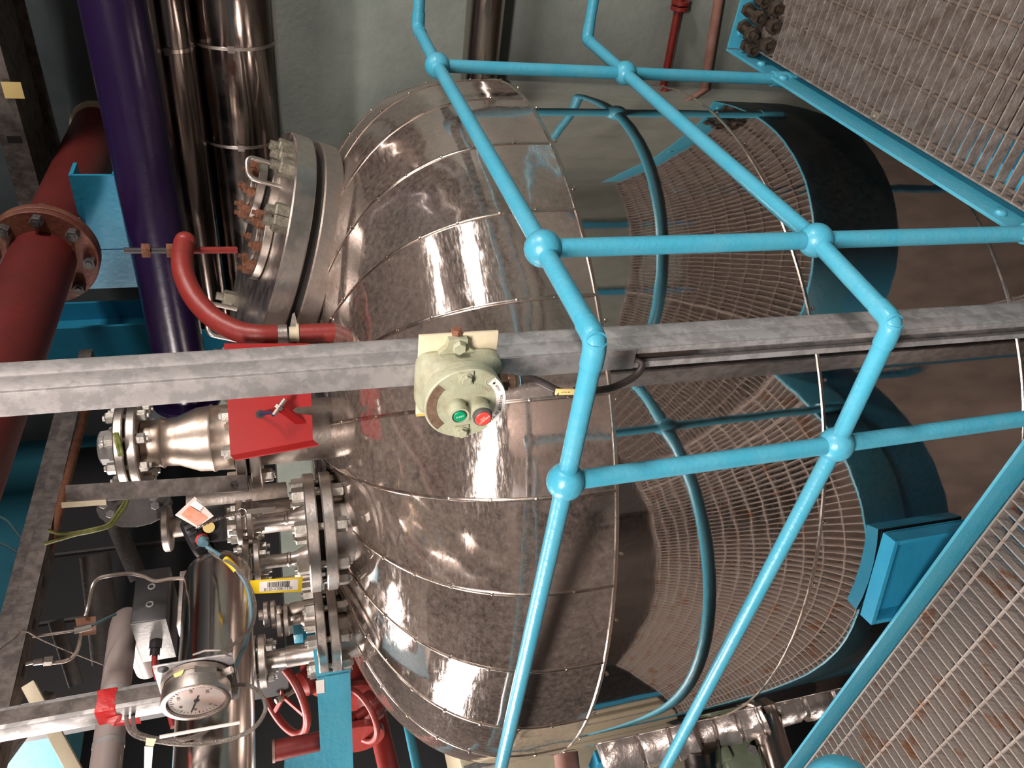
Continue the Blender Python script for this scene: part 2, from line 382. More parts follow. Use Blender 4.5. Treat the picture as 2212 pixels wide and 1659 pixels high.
for i, (lc_, ang, pw, ln, wdt, aim) in enumerate(LAMPS):
    c = Vector(lc_); X, Y, N = lframe(ang, aim, lc_)
    t = thing('fluorescent_fitting', ['fluorescent ceiling fitting hung above and behind the viewer', 'wide fluorescent fitting hung to the far right of the viewer', 'low wide fluorescent fitting hung to the left of the vessel', 'added fluorescent fill fitting hung over the red valves', 'small narrow fluorescent fitting hung above the right rail', 'added fluorescent fill fitting on a stand left of the vessel foot, below the platform'][i], 'light', c, 'fluorescent ceiling fittings')
    MB().box(c + N*.03, ln+.06, wdt+.03, .07, X, Y, N, bevel=.008).build('housing', 'cream', t)
    for s in (-1, 1): MB().cyl(c + Y*(s*wdt*.25) - N*.03 - X*ln/2, c + Y*(s*wdt*.25) - N*.03 + X*ln/2, .013).build('tube', 'tube', t)
    for q in (-1, 1) if lc_[2] > 0 else (): MB().cyl(c + X*(q*ln*.35) + N*.06, (c + X*(q*ln*.35) + N*.06)*1 + Z*(CEIL - (c + X*(q*ln*.35) + N*.06).z), .005).build('hanger', 'galvd', t)

    if lc_[2] < 0: MB().cyl(Vector((c.x, c.y, LOW)) + N*.05, c + N*.05, .02, seg=12).build('stand', 'galvd', t)

# unseen duct shape added to keep lamp light off the pipes and upper wall
od = thing('light_blocker_duct', 'added duct-shaped light blocker hung high above the platform, out over the vessel', 'duct', uv(.85, 2.2, 2.85))
MB().box(uv(.85, 2.2, 2.85), .55, 4.6, .42, bevel=.006).build('duct_body', 'galvd', od)
for v_ in (.5, 1.7, 2.9, 4.1): MB().box(uv(.85, v_, 2.85), .60, .03, .47).build('joint_flange', 'galv', od)
for v_ in (.6, 4.0): MB().box(uv(.85, v_+.1, (3.06+CEIL)/2), .03, .03, CEIL-3.06).build('hanger', 'galv', od)

# ------------------------------------------------------------------ platform
def grating(name_label, u0, u1, v0, v1, along, m, cat='grating'):
    # along: direction of the bearing bars ('u' or 'v'); pitch 32 mm, cross rods every 97 mm
    c = uv((u0+u1)/2, (v0+v1)/2, 0)
    t = thing('floor_grating', name_label, cat, c)
    b = MB(); e = MB(); r = MB()
    if along == 'v':
        n = int((u1-u0)/.0315)
        for i in range(1, n): b.box(uv(u0+i*.0315, (v0+v1)/2, -.0145), .0036, v1-v0, .029)
        k = 0
        while v1-.018-k*.097 > v0+.01: r.cyl(uv(u0, v1-.018-k*.097, -.0055), uv(u1, v1-.018-k*.097, -.0055), .0042, seg=6); k += 1
    else:
        n = int((v1-v0)/.0325)
        for i in range(1, n): b.box(uv((u0+u1)/2, v0+i*.0325, -.0165), u1-u0, .0036, .033)
        k = 0
        while u1-.04-k*.097 > u0+.01: r.cyl(uv(u1-.04-k*.097, v0, -.0045), uv(u1-.04-k*.097, v1, -.0045), .0042, seg=6); k += 1
    for (cc, a, bb) in ((uv(u0, (v0+v1)/2, -.018), .005, v1-v0), (uv(u1, (v0+v1)/2, -.018), .005, v1-v0), (uv((u0+u1)/2, v0, -.018), u1-u0, .005), (uv((u0+u1)/2, v1, -.018), u1-u0, .005)):
        e.box(cc, a, bb, .04)
    b.build('bearing_bars', m, t); r.build('cross_rods', 'rod' if along == 'v' else m, t); e.build('edge_band', m, t)
    return t
gr = grating('dirty brown steel floor grating running beside the right toe plate, under the bolt pile', .99, 2.325, -.70, .585, 'v', 'grate')
MB().box(uv(1.665, .575, .001), .03, .024, .004, bevel=.001).sphere(uv(1.665, .575, .004), .006, 12).build('fixing_clip', 'brass', gr)
gl = grating('rust-spotted steel floor grating running beside the left toe plate', -.62, .800, .80, 3.2, 'u', 'grater')
gc = grating('steel floor grating in the platform corner between the two toe plates', -.62, .98, -.70, .585, 'v', 'grate')
gk = grating('narrow steel floor grating strip joining the corner to the left grating', -.62, .800, .595, .79, 'u', 'grater')
# channels that carry the gratings
def beam(label, a, b, inward, depth=.2, top=-.042, web=.008, fl=.06, m='blueb'):
    d = (b-a); L = d.length; d.normalize(); c = (a+b)/2
    o = MB().box(c + Z*(top-depth/2), L, web, depth, d, inward).box(c + Z*(top-.005) + inward*(fl/2), L, fl, .01, d, inward).box(c + Z*(top-depth+.005) + inward*(fl/2), L, fl, .01, d, inward)
    return solo(o, 'floor_beam', m, label, 'beam', c + Z*(top-depth))
beam('blue channel beam under the grating edge at the right toe plate', uv(.80, .600), uv(2.40, .600), -V)
beam('blue channel beam under the grating edge at the left toe plate', uv(.812, .60), uv(.812, 3.3), -U)
beam('blue channel beam under the far end of the right grating', uv(2.36, .595), uv(2.36, -.7), -U)
for p in ((-.55, -.6), (-.55, 3.1), (2.2, -.6), (.7, .45), (.7, 3.1), (2.2, .45)):
    solo(MB().box(uv(*p, (LOW-.242)/2), .09, .09, -.242-LOW), 'platform_column', 'blueb', 'blue square column holding up the grated platform', 'column', uv(*p, LOW), 'columns under the platform')
def toe(label, a, b, inward, bolts, h=.062):
    d = (b-a); L = d.length; d.normalize(); c = (a+b)/2
    t = thing('toe_plate', label, 'toe plate', c)
    MB().box(c + Z*(h/2-.04), L, .008, h+.08, d, inward, bevel=.001).build('plate', 'blue', t)
    for s, z in bolts:
        p = a + d*s + Z*z + inward*.004
        MB().lathe(p, inward, [(0, .014), (.003, .014), (.008, .010), (.0105, 0)], 16).build('bolt_head', 'blue', t)
    return t
toe('blue painted toe plate along the right grating with round bolt heads', uv(.836, .609), uv(2.363, .609), -V, [(.33, .03), (1.225, .03), (1.36, .028)])
toe('blue painted toe plate along the rusty left grating', uv(.822, .62), uv(.822, 3.25), -U, [(.255, .03), (.32, .03)], .055)
toe('short blue toe plate across the far end of the right grating behind the bolt pile', uv(2.36, .602), uv(2.36, -.7), -U, [(.05, .03), (.115, .03), (.6, .03)])

# ------------------------------------------------------------------ handrail around the vessel
ZT, ZM = 1.1, .55
A_t, A_m, B_t, B_m, C_t, C_m = pz(945, 142, ZT), pz(1350, 158, ZM), pz(1173, 537, ZT), pz(1762, 519, ZM), pz(1222, 1040, ZT), pz(1806, 960, ZM)
E_t, E_m, Z_t, Z_m = pz(1288, 737, ZT), pz(1930, 697, ZM), pz(1082, 1659, ZT), pz(1437, 1659, ZM)
D_t, D_m = pz(903, 62, ZT), pz(1268, 85, ZM)
F_t = D_t - V*1.6; F_m = D_m - V*1.6
G_t = C_t + (Z_t-C_t)*1.75; G_m = C_m + (Z_m-C_m)*1.45
hr = thing('handrail', 'sky blue tubular handrail with ball joints bending around the polished vessel', 'handrail', uv(.836, .62, 0))
RT = .0170
for p, q in ((A_t, A_m), (B_t, B_m), (C_t, C_m)):
    bs = q + (q-p)*(.60/.55); bs.z = -.045
    MB().cyl(bs, p, RT).build('post', 'blue', hr)
    k = bs + Z*.045
    MB().cyl(k - Z*.03, k + Z*.045, .0235, .0225).build('base_socket', 'blue', hr)
    for c in (p, q): MB().sphere(c, .0335, 28).build('ball_joint', 'blue', hr)
Gb = Vector((G_m.x, G_m.y, -.045)); MB().cyl(Gb, Vector((G_m.x, G_m.y, 1.1)), RT).build('post', 'blue', hr)
for nodes, nm in (((F_t, D_t, A_t, B_t, E_t, C_t, G_t), 'top_rail'), ((F_m, D_m, A_m, B_m, E_m, C_m, G_m), 'mid_rail')):
    f, d_, a_, b_, e_, c_, g_ = nodes
    for p, q in ((f, d_), (d_, a_), (a_, b_), (b_, e_), (e_, c_), (c_, g_)):
        MB().cyl(p, q, RT-.0004).build(nm, 'blue', hr)
    for p, q, r in ((b_, e_, c_), (f, d_, a_)):
        x = (p-q).normalized(); y = (r-q).normalized()
        MB().tube(fillet([q + x*.045, q, q + y*.045], .04, 10), RT+.0014, 24).build('elbow', 'blue', hr)
# corner ball of the next handrail, beside the viewer
kb = pd(1815, 1722, .80)
h2 = thing('handrail', 'blue ball joint of a second handrail poking in at the bottom edge', 'handrail', kb)
MB().sphere(kb, .0335, 28).build('ball_joint', 'blue', h2)
MB().cyl(kb, kb - U*1.0, RT).build('top_rail', 'blue', h2); MB().cyl(kb, kb + V*.9, RT).build('top_rail', 'blue', h2)

# ------------------------------------------------------------------ loose bolts on the corner of the grating
def loose_bolt(hx, nx, z, label, stud=False):
    a = pz(*hx, z); b = pz(*nx, z); L = (b-a).length; ax = (b-a).normalized()
    L = min(L, .16, (b.dot(U)-2.325)/ax.dot(U) if ax.dot(U) < -1e-3 else .16); a = b - ax*L
    o = thing('hex_bolt', label, 'bolt', (a+b)/2, 'oily bolts heaped on the grating')
    xr = perp(ax)[0]
    MB().cyl(a, b - ax*(.004 if stud else .020), .0115, seg=16).build('shank', 'oily', o)
    MB().hexn(a + ax*.009, -ax, .038, .018, xr).build('head', 'oily', o)
    if stud:
        MB().hexn(b - ax*.026, ax, .039, .022, xr).build('nut', 'oily', o); MB().cyl(b - ax*.02, b + ax*.004, .0105, seg=16).build('stud_end', 'oily', o)
    else: MB().hexn(b - ax*.012, ax, .041, .026, xr, bore=.0145).build('nut', 'oily', o)
    return o
for h, n, z, lb, st in (((1568, 65), (1630, 110), .021, 'oily hex bolt lowest in the heap, nut nearest the toe plate', False),
                        ((1585, 58), (1663, 102), .020, 'oily hex bolt with hollow nut on the right grating below the stud-ended bolt', False),
                        ((1600, 18), (1676, 60), .020, 'oily hex bolt with hollow nut in the middle row of the heap', False),
                        ((1605, -22), (1681, 22), .020, 'oily hex bolt with hollow nut farthest out on the grating', False),
                        ((1567, 25), (1632, 80), .052, 'oily bolt with its threaded stud end sticking out of the nut', True),
                        ((1580, -5), (1644, 42), .053, 'oily hex bolt with long bare shank on top of the heap', False),
                        ((1592, -45), (1655, 3), .053, 'oily hex bolt cut by the top edge of the photo', False)):
    loose_bolt(h, n, z, lb, st)

# ================================================================== the vessel
ves = thing('vessel', 'huge polished stainless clad pressure vessel standing inside the handrail', 'vessel', Vector((TC.x, TC.y, LOW)))
def pol(th, rho, z): return Vector((TC.x + rho*math.sin(th), TC.y - rho*math.cos(th), z))
SE = [-55.3, -43.5, -31.0, -19.3, -7.6, 3.4, 14.8, 26.3, 38.1, 50.7, 62.6]
ang = list(SE); a = SE[-1]; k = 17
step = (360 - (SE[-1]-SE[0]))/20
for i in range(1, 20): ang.append(SE[-1] + step*i)
ang.append(SE[0]+360)
NM = 44
def mer(t):
    # t 0 at the bottom ring, 1 near the crown -> (rho, z)
    if t < .06: return TR, RING[0] + (TZ0-RING[0])*t/.06
    s = (t-.06)/.94; phi = s*math.pi/2*.985
    rho = TR*(math.cos(phi)**.8)
    return rho, tprof(rho)
def dent(p, k):
    return noise.noise(p*2.2 + Vector((k*3.1, k*1.7, 0)))*.004 + noise.noise(p*6 + Vector((k*5.1, 0, k)))*.0013
for g in range(len(ang)-1):
    t0, t1 = math.radians(ang[g]), math.radians(ang[g+1]); b = MB(); rows = []; NA = 10
    for i in range(NM+1):
        t = i/NM; rho, z = mer(t); row = []
        p0, p1 = pol(t0, rho, z), pol(t1, rho, z); w = min(1, max(0, (t-.03)/.10))*min(1, (1-t)/.12)
        for j in range(NA+1):
            s = j/NA; flat = p0.lerp(p1, s); rd = pol(t0+(t1-t0)*s, rho, z)
            mix = .80 if t > .06 else .80*t/.06
            p = rd.lerp(flat, mix)
            if w > 0 and SE[0]-15 < ang[g] < SE[-1]+15:
                nrm = (p - Vector((TC.x, TC.y, z*.5 + .2))).normalized(); e = math.sin(math.pi*s)
                p = p + nrm*(dent(p, g)*w*e)
            row.append(b.b.verts.new(p))
        rows.append(row)
    for i in range(NM):
        for j in range(NA): b.b.faces.new((rows[i][j], rows[i][j+1], rows[i+1][j+1], rows[i+1][j]))
    b.build('cladding_gore', 'dome', ves, 80)
# lapped seams between the gores with their screws
for g, ad in enumerate(ang[:-1]):
    if not (-80 < ad < 90): continue
    th = math.radians(ad); pts = []; nr = []
    for i in range(NM-4):
        rho, z = mer(i/NM); r2, z2 = mer((i+1)/NM); tg = Vector((r2-rho, z2-z)); n2 = Vector((tg.y, -tg.x)).normalized() if tg.length > 1e-7 else Vector((1, 0))
        pts.append(pol(th, rho, z)); nr.append((Vector((math.sin(th), -math.cos(th), 0))*n2.x + Z*n2.y).normalized())
    b = MB().ribbon(pts, nr, .0085, .0026)
    acc = 0; last = pts[0]
    for p, n in zip(pts, nr):
        acc += (p-last).length; last = p
        if acc > .085: acc = 0; b.lathe(p + n*.003, n, [(0, .0042), (.002, .0038), (.0034, 0)], 8)
    b.build('gore_seam', 'seam', ves, 40)
def ringband(z0, z1, r, name='shell_band', m='shell'):
    b = MB(); n = 128; lo = []; hi = []
    for i in range(n):
        t = 2*math.pi*i/n; lo.append(b.b.verts.new(pol(t, r, z0))); hi.append(b.b.verts.new(pol(t, r, z1)))
    for i in range(n): b.b.faces.new((lo[i], lo[(i+1) % n], hi[(i+1) % n], hi[i]))
    return b.build(name, m, ves, 80)
ringband(RING[1], RING[0], TR); ringband(RING[2], RING[1], TR-.001); ringband(-1.0, RING[2], TR); ringband(-1.7, -1.0, TR-.001)
MB().lathe(Vector((TC.x, TC.y, -1.7)), -Z, [(0, TR), (.15, TR*.9), (.28, TR*.6), (.33, 0)], 64).build('bottom_head', 'shell', ves, 60)
for k in range(4):
    a = math.radians(45+90*k); MB().cyl(pol(a, .85, LOW), pol(a, .85, -1.72), .06).build('leg', 'blueb', ves)
for z in RING + [-1.0]:
    b = MB(); n = 128
    prof = [(-.008, TR-.002), (-.006, TR+.0015), (-.001, TR+.0025), (.002, TR+.0028), (.004, TR+.001), (.006, TR-.002)]
    b.lathe(Vector((TC.x, TC.y, z)), Z, prof, n)
    for i in range(40):
        a = 2*math.pi*(i+.3)/40; nn = Vector((math.sin(a), -math.cos(a), 0)); b.lathe(pol(a, TR+.001, z-.014), nn, [(0, .0045), (.002, .004), (.0035, 0)], 8)
    b.build('ring_seam', 'seam', ves, 40)
# upright lap seam on the lower sheets
th = math.radians(-4.6); nn = Vector((math.sin(th), -math.cos(th), 0))
b = MB().ribbon([pol(th, TR, RING[1] - i*.06) for i in range(12)], [nn]*12, .009, .002)
for i in range(8): b.lathe(pol(th, TR+.001, RING[1]-.05-i*.085), nn, [(0, .0045), (.002, .004), (.0035, 0)], 8)
b.build('upright_seam', 'seam', ves, 40)
# support bracket under the platform edge
def cylhit(x, y):
    d = ray(x, y); o = Vector((CAM.x-TC.x, CAM.y-TC.y)); dd = Vector((d.x, d.y)); a = dd.dot(dd); bq = dd.dot(o); c = o.dot(o)-TR*TR
    t = (-bq - math.sqrt(bq*bq-a*c))/a; return CAM + d*t
q0, q1 = cylhit(1895, 1148), cylhit(1862, 1322)
zt = (q0.z+q1.z)/2; t0 = math.atan2(q0.x-TC.x, TC.y-q0.y); t1 = math.atan2(q1.x-TC.x, TC.y-q1.y); tm = (t0+t1)/2
nr = Vector((math.sin(tm), -math.cos(tm), 0)); tg = Vector((math.cos(tm), math.sin(tm), 0)); wd_ = abs(t1-t0)*TR
c = pol(tm, TR, zt)
sb = MB().box(c + nr*.021 - Z*.006, wd_, .042, .012, tg, nr).build('support_bracket', 'blueb', ves)
MB().box(c + nr*.021 + tg*(wd_/2-.006) - Z*.14, .012, .042, .26, tg, nr).build('gusset', 'blueb', sb)
MB().box(c + nr*.021 - tg*(wd_/2-.006) - Z*.14, .012, .042, .26, tg, nr).build('gusset', 'blueb', sb)
MB().box(c + nr*.002 - Z*.14, wd_, .008, .26, tg, nr).build('back_plate', 'blueb', sb)

# ================================================================== strut post and control station
A35 = math.radians(37)
SU = Vector((math.sin(A35), math.cos(A35), 0)); SV = Vector((-SU.y, SU.x, 0))
_r = ray(1000, 779); N0 = CAM + _r*(1.21/math.hypot(_r.x, _r.y)); N0.z = 0
HW = .0375
st = thing('strut_post', 'galvanised double strut channel post standing in front of the vessel', 'post', Vector((N0.x, N0.y, LOW)))
zc = (LOW+2.63)/2; zl = 2.63-LOW
b = MB()
for s in (0, 1):
    o = Vector((N0.x, N0.y, zc)) + SU*(s*HW)
    b.box(o + SU*HW/2 + SV*.00125, HW-.0008, .0025, zl, SU, SV, bevel=.0006)      # right flank
    b.box(o + SU*HW/2 + SV*.0398, HW-.0008, .0025, zl, SU, SV, bevel=.0006)       # left flank
b.box(Vector((N0.x, N0.y, zc)) + SU*HW + SV*.0205, .003, .041, zl, SU, SV)
for s, q in ((0, 1), (2*HW, -1)):
    o = Vector((N0.x, N0.y, zc)) + SU*s
    for k in (.0055, .0355): b.box(o + SU*(.00125*q) + SV*k, .0025, .011, zl, SU, SV)
    for k in (.0105, .0305): b.box(o + SU*(.005*q) + SV*k, .0085, .002, zl, SU, SV)
b.build('channel', 'galv', st)
zlow = plane(1364, 800, SU, N0.dot(SU)).z
b = MB().box(Vector((N0.x, N0.y, (zlow+2.63)/2)) - SU*.0012 + SV*.0205, .0022, .0405, 2.63-zlow, SU, SV, bevel=.0005)
b.build('slot_cover', 'galv', st)
n = -SU; h = -SV            # facing direction of the station, viewer's right
PU = N0.dot(SU) - .006
pc = plane(985, 806, SU, PU)
bx = thing('control_station', 'grey-green start stop push button station bolted to the strut post', 'control station', pc)
def L(a, z, k): return pc + h*a + Z*z + n*k
MB().box(L(.0, 0, .0), .155, .128, .006, h, Z, n, bevel=.0012).build('back_plate', 'cream', bx)
MB().box(L(-.0785, 0, .0), .0035, .126, .0075, h, Z, n).build('plate_edge', 'yellowp', bx)
MB().hexn(L(.080, .004, .0), h, .016, .010).build('plate_bolt', 'rust', bx)
# cast body: square foot, sloping shoulder, round barrel
cx, cz = -.004, .0015
b = MB()
def ring(kind, k, s):
    out = []
    for i in range(48):
        a = 2*math.pi*i/48; ca, sa = math.cos(a), math.sin(a)
        if kind == 'sq':
            m = (abs(ca)**6+abs(sa)**6)**(-1/6); out.append(L(cx + s*ca*m, cz - .001 + s*1.30*sa*m, k))
        else: out.append(L(cx + s*ca, cz + s*sa, k))
    return out
rows = [ring('sq', .003, .0525), ring('sq', .010, .0535), ring('sq', .030, .0525), ring('c', .046, .0615), ring('c', .052, .0615), ring('c', .053, .0640), ring('c', .070, .0640)]
vv = [[b.b.verts.new(p) for p in r] for r in rows]
for r0, r1 in zip(vv, vv[1:]):
    for i in range(48): b.b.faces.new((r0[i], r0[(i+1) % 48], r1[(i+1) % 48], r1[i]))
b.b.faces.new(vv[-1])
body = b.build('body', 'green', bx, 40)
MB().prism(L(.040, .004, .003), h, Z, [(0, -.034), (.012, -.026), (.020, -.016), (.034, -.015), (.036, .0), (.034, .015), (.020, .018), (.012, .028), (0, .036)], .012).build('fixing_lug', 'green', bx)
MB().hexn(L(.062, .003, .019), n, .019, .012).build('hex_bolt', 'green', bx)
MB().box(L(.025, .030, .034), .03, .018, .016, h, Z, n, bevel=.006).build('blanking_boss', 'green', bx)
# cover with bosses
MB().disc(L(cx, cz, .074), n, .0655, .010, .002, 56).build('cover', 'green', bx)
K = .0790
def arc(r0, r1, a0, a1, k, m, name, nseg=24, par=None):
    b = MB(); lo = []; hi = []
    for i in range(nseg+1):
        a = math.radians(a0 + (a1-a0)*i/nseg)
        lo.append(b.b.verts.new(L(cx + r0*math.cos(a), cz + r0*math.sin(a), k))); hi.append(b.b.verts.new(L(cx + r1*math.cos(a), cz + r1*math.sin(a), k)))
    for i in range(nseg): b.b.faces.new((lo[i], lo[i+1], hi[i+1], hi[i]))
    ex = bmesh.ops.extrude_face_region(b.b, geom=b.b.faces[:])
    for e in ex['geom']:
        if isinstance(e, bmesh.types.BMVert): e.co += n*.0008
    return b.build(name, m, par or bx)
arc(.047, .0620, 48, 136, K, 'brown', 'worn_label')
wl = arc(.049, .0640, -140, -42, K, 'white', 'white_label')
for a, s, sz in ((-61, '1OOP', .0055), (-92, 'AGITATOR', .0064), (-122, 'V208-A1', .0066)):
    ar = math.radians(a); X = h*(-math.sin(ar)) + Z*math.cos(ar); Y = (h*math.cos(ar) + Z*math.sin(ar))
    text(s, L(cx + .0565*math.cos(ar), cz + .0565*math.sin(ar), K+.0009), X, n.cross(X), sz, 'ink', 'print', wl)
MB().cyl(L(cx+.056*math.cos(math.radians(-48)), cz+.056*math.sin(math.radians(-48)), K), L(cx+.056*math.cos(math.radians(-48)), cz+.056*math.sin(math.radians(-48)), K+.0014), .002, seg=12).build('rivet', 'ink', wl)
for (a, z) in ((.051, .004), (-.052, .004)):
    MB().prism(L(cx+a, cz+z, K-.001), h, Z, [(-.012, -.011), (.012, -.011), (.010, .011), (-.010, .011)], .004).build('cover_boss', 'green', bx)
    MB().lathe(L(cx+a, cz+z, K+.003), n, [(0, .0105), (.0022, .0100), (.0022, 0)], 24).hexn(L(cx+a, cz+z, K+.0075), n, .0145, .006).build('cover_screw', 'green', bx)
MB().torus(L(cx+.040, cz-.036, K), n, .0075, .0009, 24, 8).build('cast_roundel', 'green', bx)
for i, ch in enumerate('FLAMEPROOF'):
    ar = math.radians(8 - 7.2*i); X = h*(-math.sin(ar)) + Z*math.cos(ar); X = -X
    text(ch, L(cx + .039*math.cos(ar), cz + .039*math.sin(ar), K), X, n.cross(X), .0062, 'green', 'cast_lettering', bx, .0007)
for s, a, z in (('DO', -.031, .004), ('IT', -.031, -.011)):
    X = Z*-1; text(s, L(cx+a, cz+z, K), X, n.cross(X), .0075, 'green', 'cast_lettering', bx, .0007)
def button(a, z, r, ln, cap, capm, txt, ts, shroud):
    o = L(cx+a, cz+z, K)
    hs = MB().lathe(o, n, [(0, r+.0012), (ln*.15, r+.0004), (ln, r), (ln, r*.80), (ln-.004, r*.78), (ln-.004, 0)], 36).build('button_barrel', 'green', bx)
    if shroud:
        MB().lathe(o + n*ln, n, [(-.002, cap*1.18), (.007, cap*1.22), (.009, cap*1.12), (.009, cap*.98), (.006, 0)], 36).build('collar', 'castd', hs)
        k = ln+.0085
    else: k = ln-.001
    bt = MB().disc(o + n*k, n, cap, .004, .001, 36).build('push_button', capm, hs)
    X = (h*.2 - Z*.97).normalized() if len(txt) < 2 else (Z*.72 - h*.70).normalized()
    for i, t in enumerate(txt):
        text(t, o + n*(k+.0021) + n.cross(X)*((len(txt)-1)*.5-i)*ts*1.15, X, n.cross(X), ts, 'white', 'print', hs, .0001)
button(-.003, .015, .0150, .025, .0098, 'greenb', ['START'], .0042, False)
button(-.004, -.0195, .0165, .025, .0125, 'redb', ['EMERGENCY', 'STOP'], .0037, True)
# supply cable from the gland down into the slot of the post
gp = L(.010, cz-.061, .048)
gd = thing('cable_gland', 'brown cable gland under the grey-green push button station', 'cable gland', gp)
MB().hexn(gp - Z*.006, -Z, .027, .012).lathe(gp - Z*.012, -Z, [(0, .0115), (.002, .0125), (.012, .0125), (.014, .0105), (.019, .0095), (.019, 0)], 20).build('gland_body', 'gland', gd)
MB().lathe(gp - Z*.031, -Z, [(0, .0088), (.003, .0088), (.003, 0)], 20).build('sealing_ring', 'cableb', gd)
c0 = gp - Z*.03
def cpt(x, y, d): return pd(x, y, d)
dd = (c0-CAM).length
q = [c0, c0 - Z*.03, pd(1215, 847, dd+.02), pd(1265, 845, dd+.05), pd(1320, 838, dd+.09), pd(1368, 815, dd+.12)]
q += [plane(1387, 790, SU, N0.dot(SU)-.012), plane(1378, 768, SU, N0.dot(SU)+.012)]
q.append(q[-1] - Z*.12 + SU*.006)
cb = thing('supply_cable', 'black cable looping from the push button station into the post slot', 'cable', c0)
MB().tube(smooth(q, 10), .0064, 12).build('sheath', 'cable', cb)
s0, s1 = pd(1200, 846.5, dd+.008), pd(1243, 846.5, dd+.03)
sl = MB().box((s0+s1)/2 - ray(1220, 846)*.009, (s1-s0).length, .011, .003, (s1-s0).normalized(), h, n, bevel=.0006).build('marker_sleeve', 'paley', cb)
X = -(s0-s1).normalized(); nn = -ray(1220, 846); Y = nn.cross(X); nn = X.cross(Y)
text('2-A7-B', (s0+s1)/2 - ray(1220, 846)*.0112, X, Y, .006, 'ink', 'print', sl)
for t in (s0, s1): MB().torus(t, (s1-s0), .0075, .0012, 20, 8).build('tie', 'black', cb)

# ================================================================== manhole on the crown
mn = Vector((.2503, -.2251, .9416)).normalized(); mc = pd(558.4, 548, 2.50); MR = .378
mx = (Z.cross(mn)).normalized(); my = mn.cross(mx)
mh = thing('manhole', 'large bolted manhole cover tilted on the right of the dome', 'manhole', mc - mn*.13)
def MH(a, b_, k): return mc + mx*a + my*b_ + mn*k
MB().disc(mc - mn*.03, mn, MR, .060, .004, 72).build('cover', 'steel', mh)
MB().disc(mc - mn*.071, mn, MR*.93, .024, 0, 64).build('gasket', 'gask', mh)
MB().disc(mc - mn*.111, mn, MR, .056, .004, 72).build('flange', 'steeld', mh)
MB().lathe(mc - mn*.137, mn, [(0, MR*.80), (-.05, MR*.77), (-.22, MR*.77)], 56).build('neck', 'steeld', mh)
def seat(x, y, k):
    r = ray(x, y); t = ((mc+mn*k)-CAM).dot(mn)/r.dot(mn); return CAM + r*t
def cover_bolt(x, y, k=0):
    # bolt on the bolt circle at the bearing of the pixel
    q = seat(x, y, k)-mc; a = math.atan2(q.dot(my), q.dot(mx))
    bolt_at(mh, MH(MR*.89*math.cos(a), MR*.89*math.sin(a), -.07), mn, .046, .139, nut=.036, m='brass', studs=.022)
for x_, y_, k_ in ((618, 298, .02), (622, 343, .02), (612, 470, .02), (740, 376, -.15), (733, 500, -.15), (520, 590, .02), (505, 700, .02)): cover_bolt(x_, y_, k_)
def coverpt(x, y, up):
    # point standing 'up' above the cover
    return seat(x, y, up)
def nozzle(ctr, R, label):
    # short nozzle with blind flange on the cover; ctr = centre of its joint
    q = (ctr-mc); k = q.dot(mn); base = ctr - mn*k
    nz = MB().lathe(base, mn, [(0, R*.62), (k*.3, R*.56), (k-.01, R*.56)], 36).build('cover_nozzle', 'steel', mh)
    ax = mn; t, g = .024, .016
    for s in (1, -1): MB().disc(ctr + ax*(s*(g/2+t/2)), ax, R, t, .002, 44).build('flange', 'steel', nz)
    MB().disc(ctr, ax, R*.85, g, 0, 36).build('gasket', 'gask', nz)
    for i in range(8):
        a = 2*math.pi*(i+.5)/8; bolt_at(nz, ctr + mx*(R*.78*math.cos(a)) + my*(R*.78*math.sin(a)), ax, .024, 2*t+g, m='rust', studs=.012)
    MB().disc(ctr + ax*(g/2+t+.006), ax, R*.5, .012, .003, 32).build('blind_face', 'steeld', nz)
def on_cover(x, y, R):
    # centre of a joint seen at x,y : 75 mm above the cover
    return seat(x, y, .078)
def along(x, y, d): return pd(x, y, d)
n1 = pd(577, 530, 2.42); n2 = pd(566, 418, 2.52)
nozzle(n1, .108, ''); nozzle(n2, .098, '')
def handle(p, q, up, r=.0075):
    MB().tube(fillet([p, p + up, q + up, q], .025, 6), r, 12).build('handle', 'steel', mh)
ha = MH(.30, -.02, 0); 
hp0, hp1 = pd(611, 362, 2.44), pd(613, 407, 2.42)
handle(hp0, hp1, mn*.105)
hq0, hq1 = pd(512, 668, 2.5), pd(512, 735, 2.45)
handle(hq0, hq1, mn*.085)
# ------------------------------------------------------------------ davit that swings the cover
dvb = pd(771, 716, 2.06)
dv = thing('davit', 'red painted davit arm curving up beside the manhole cover', 'davit', dvb)
def dseg(pts, m, nm, r, **k): return MB().tube(pts, r, 20).build(nm, m, dv, **k)
D = 2.07
MB().cyl(pd(772, 716, D), pd(646, 722, D), .0260).build('lower_post', 'red', dv)
MB().cyl(pd(646, 722, D), pd(640, 722.2, D), .0285).cyl(pd(640, 722.2, D), pd(625, 723, D), .021).build('worn_collar', 'cream', dv)
MB().cyl(pd(621, 723.2, D), pd(597, 724.3, D), .0272).build('bright_sleeve', 'steel', dv)
arm = [pd(600, 724, D), pd(560, 724, D), pd(515, 716, D+.02), pd(465, 690, D+.05), pd(425, 650, D+.09), pd(401, 605, D+.13), pd(393, 565, D+.17), pd(398, 524, D+.22)]
dseg(smooth(arm, 8), 'red', 'arm', .0275)
MB().sphere(pd(400, 522, D+.22), .0280, 20).build('end_cap', 'red', dv)
rd = D+.23
MB().tube([pd(268, 541.5, rd), pd(400, 541, rd)], .0085, 10).build('threaded_rod', 'dark', dv)
for x in (315, 369): MB().hexn(pd(x, 541.3, rd), pd(x+5, 541.3, rd)-pd(x, 541.3, rd), .034, .022).build('nut', 'rust', dv)
MB().cyl(pd(400, 541, rd), pd(512, 540, rd+.02), .0095).build('hanger_bar', 'red', dv)
tabp = pd(632, 680, D+.02)
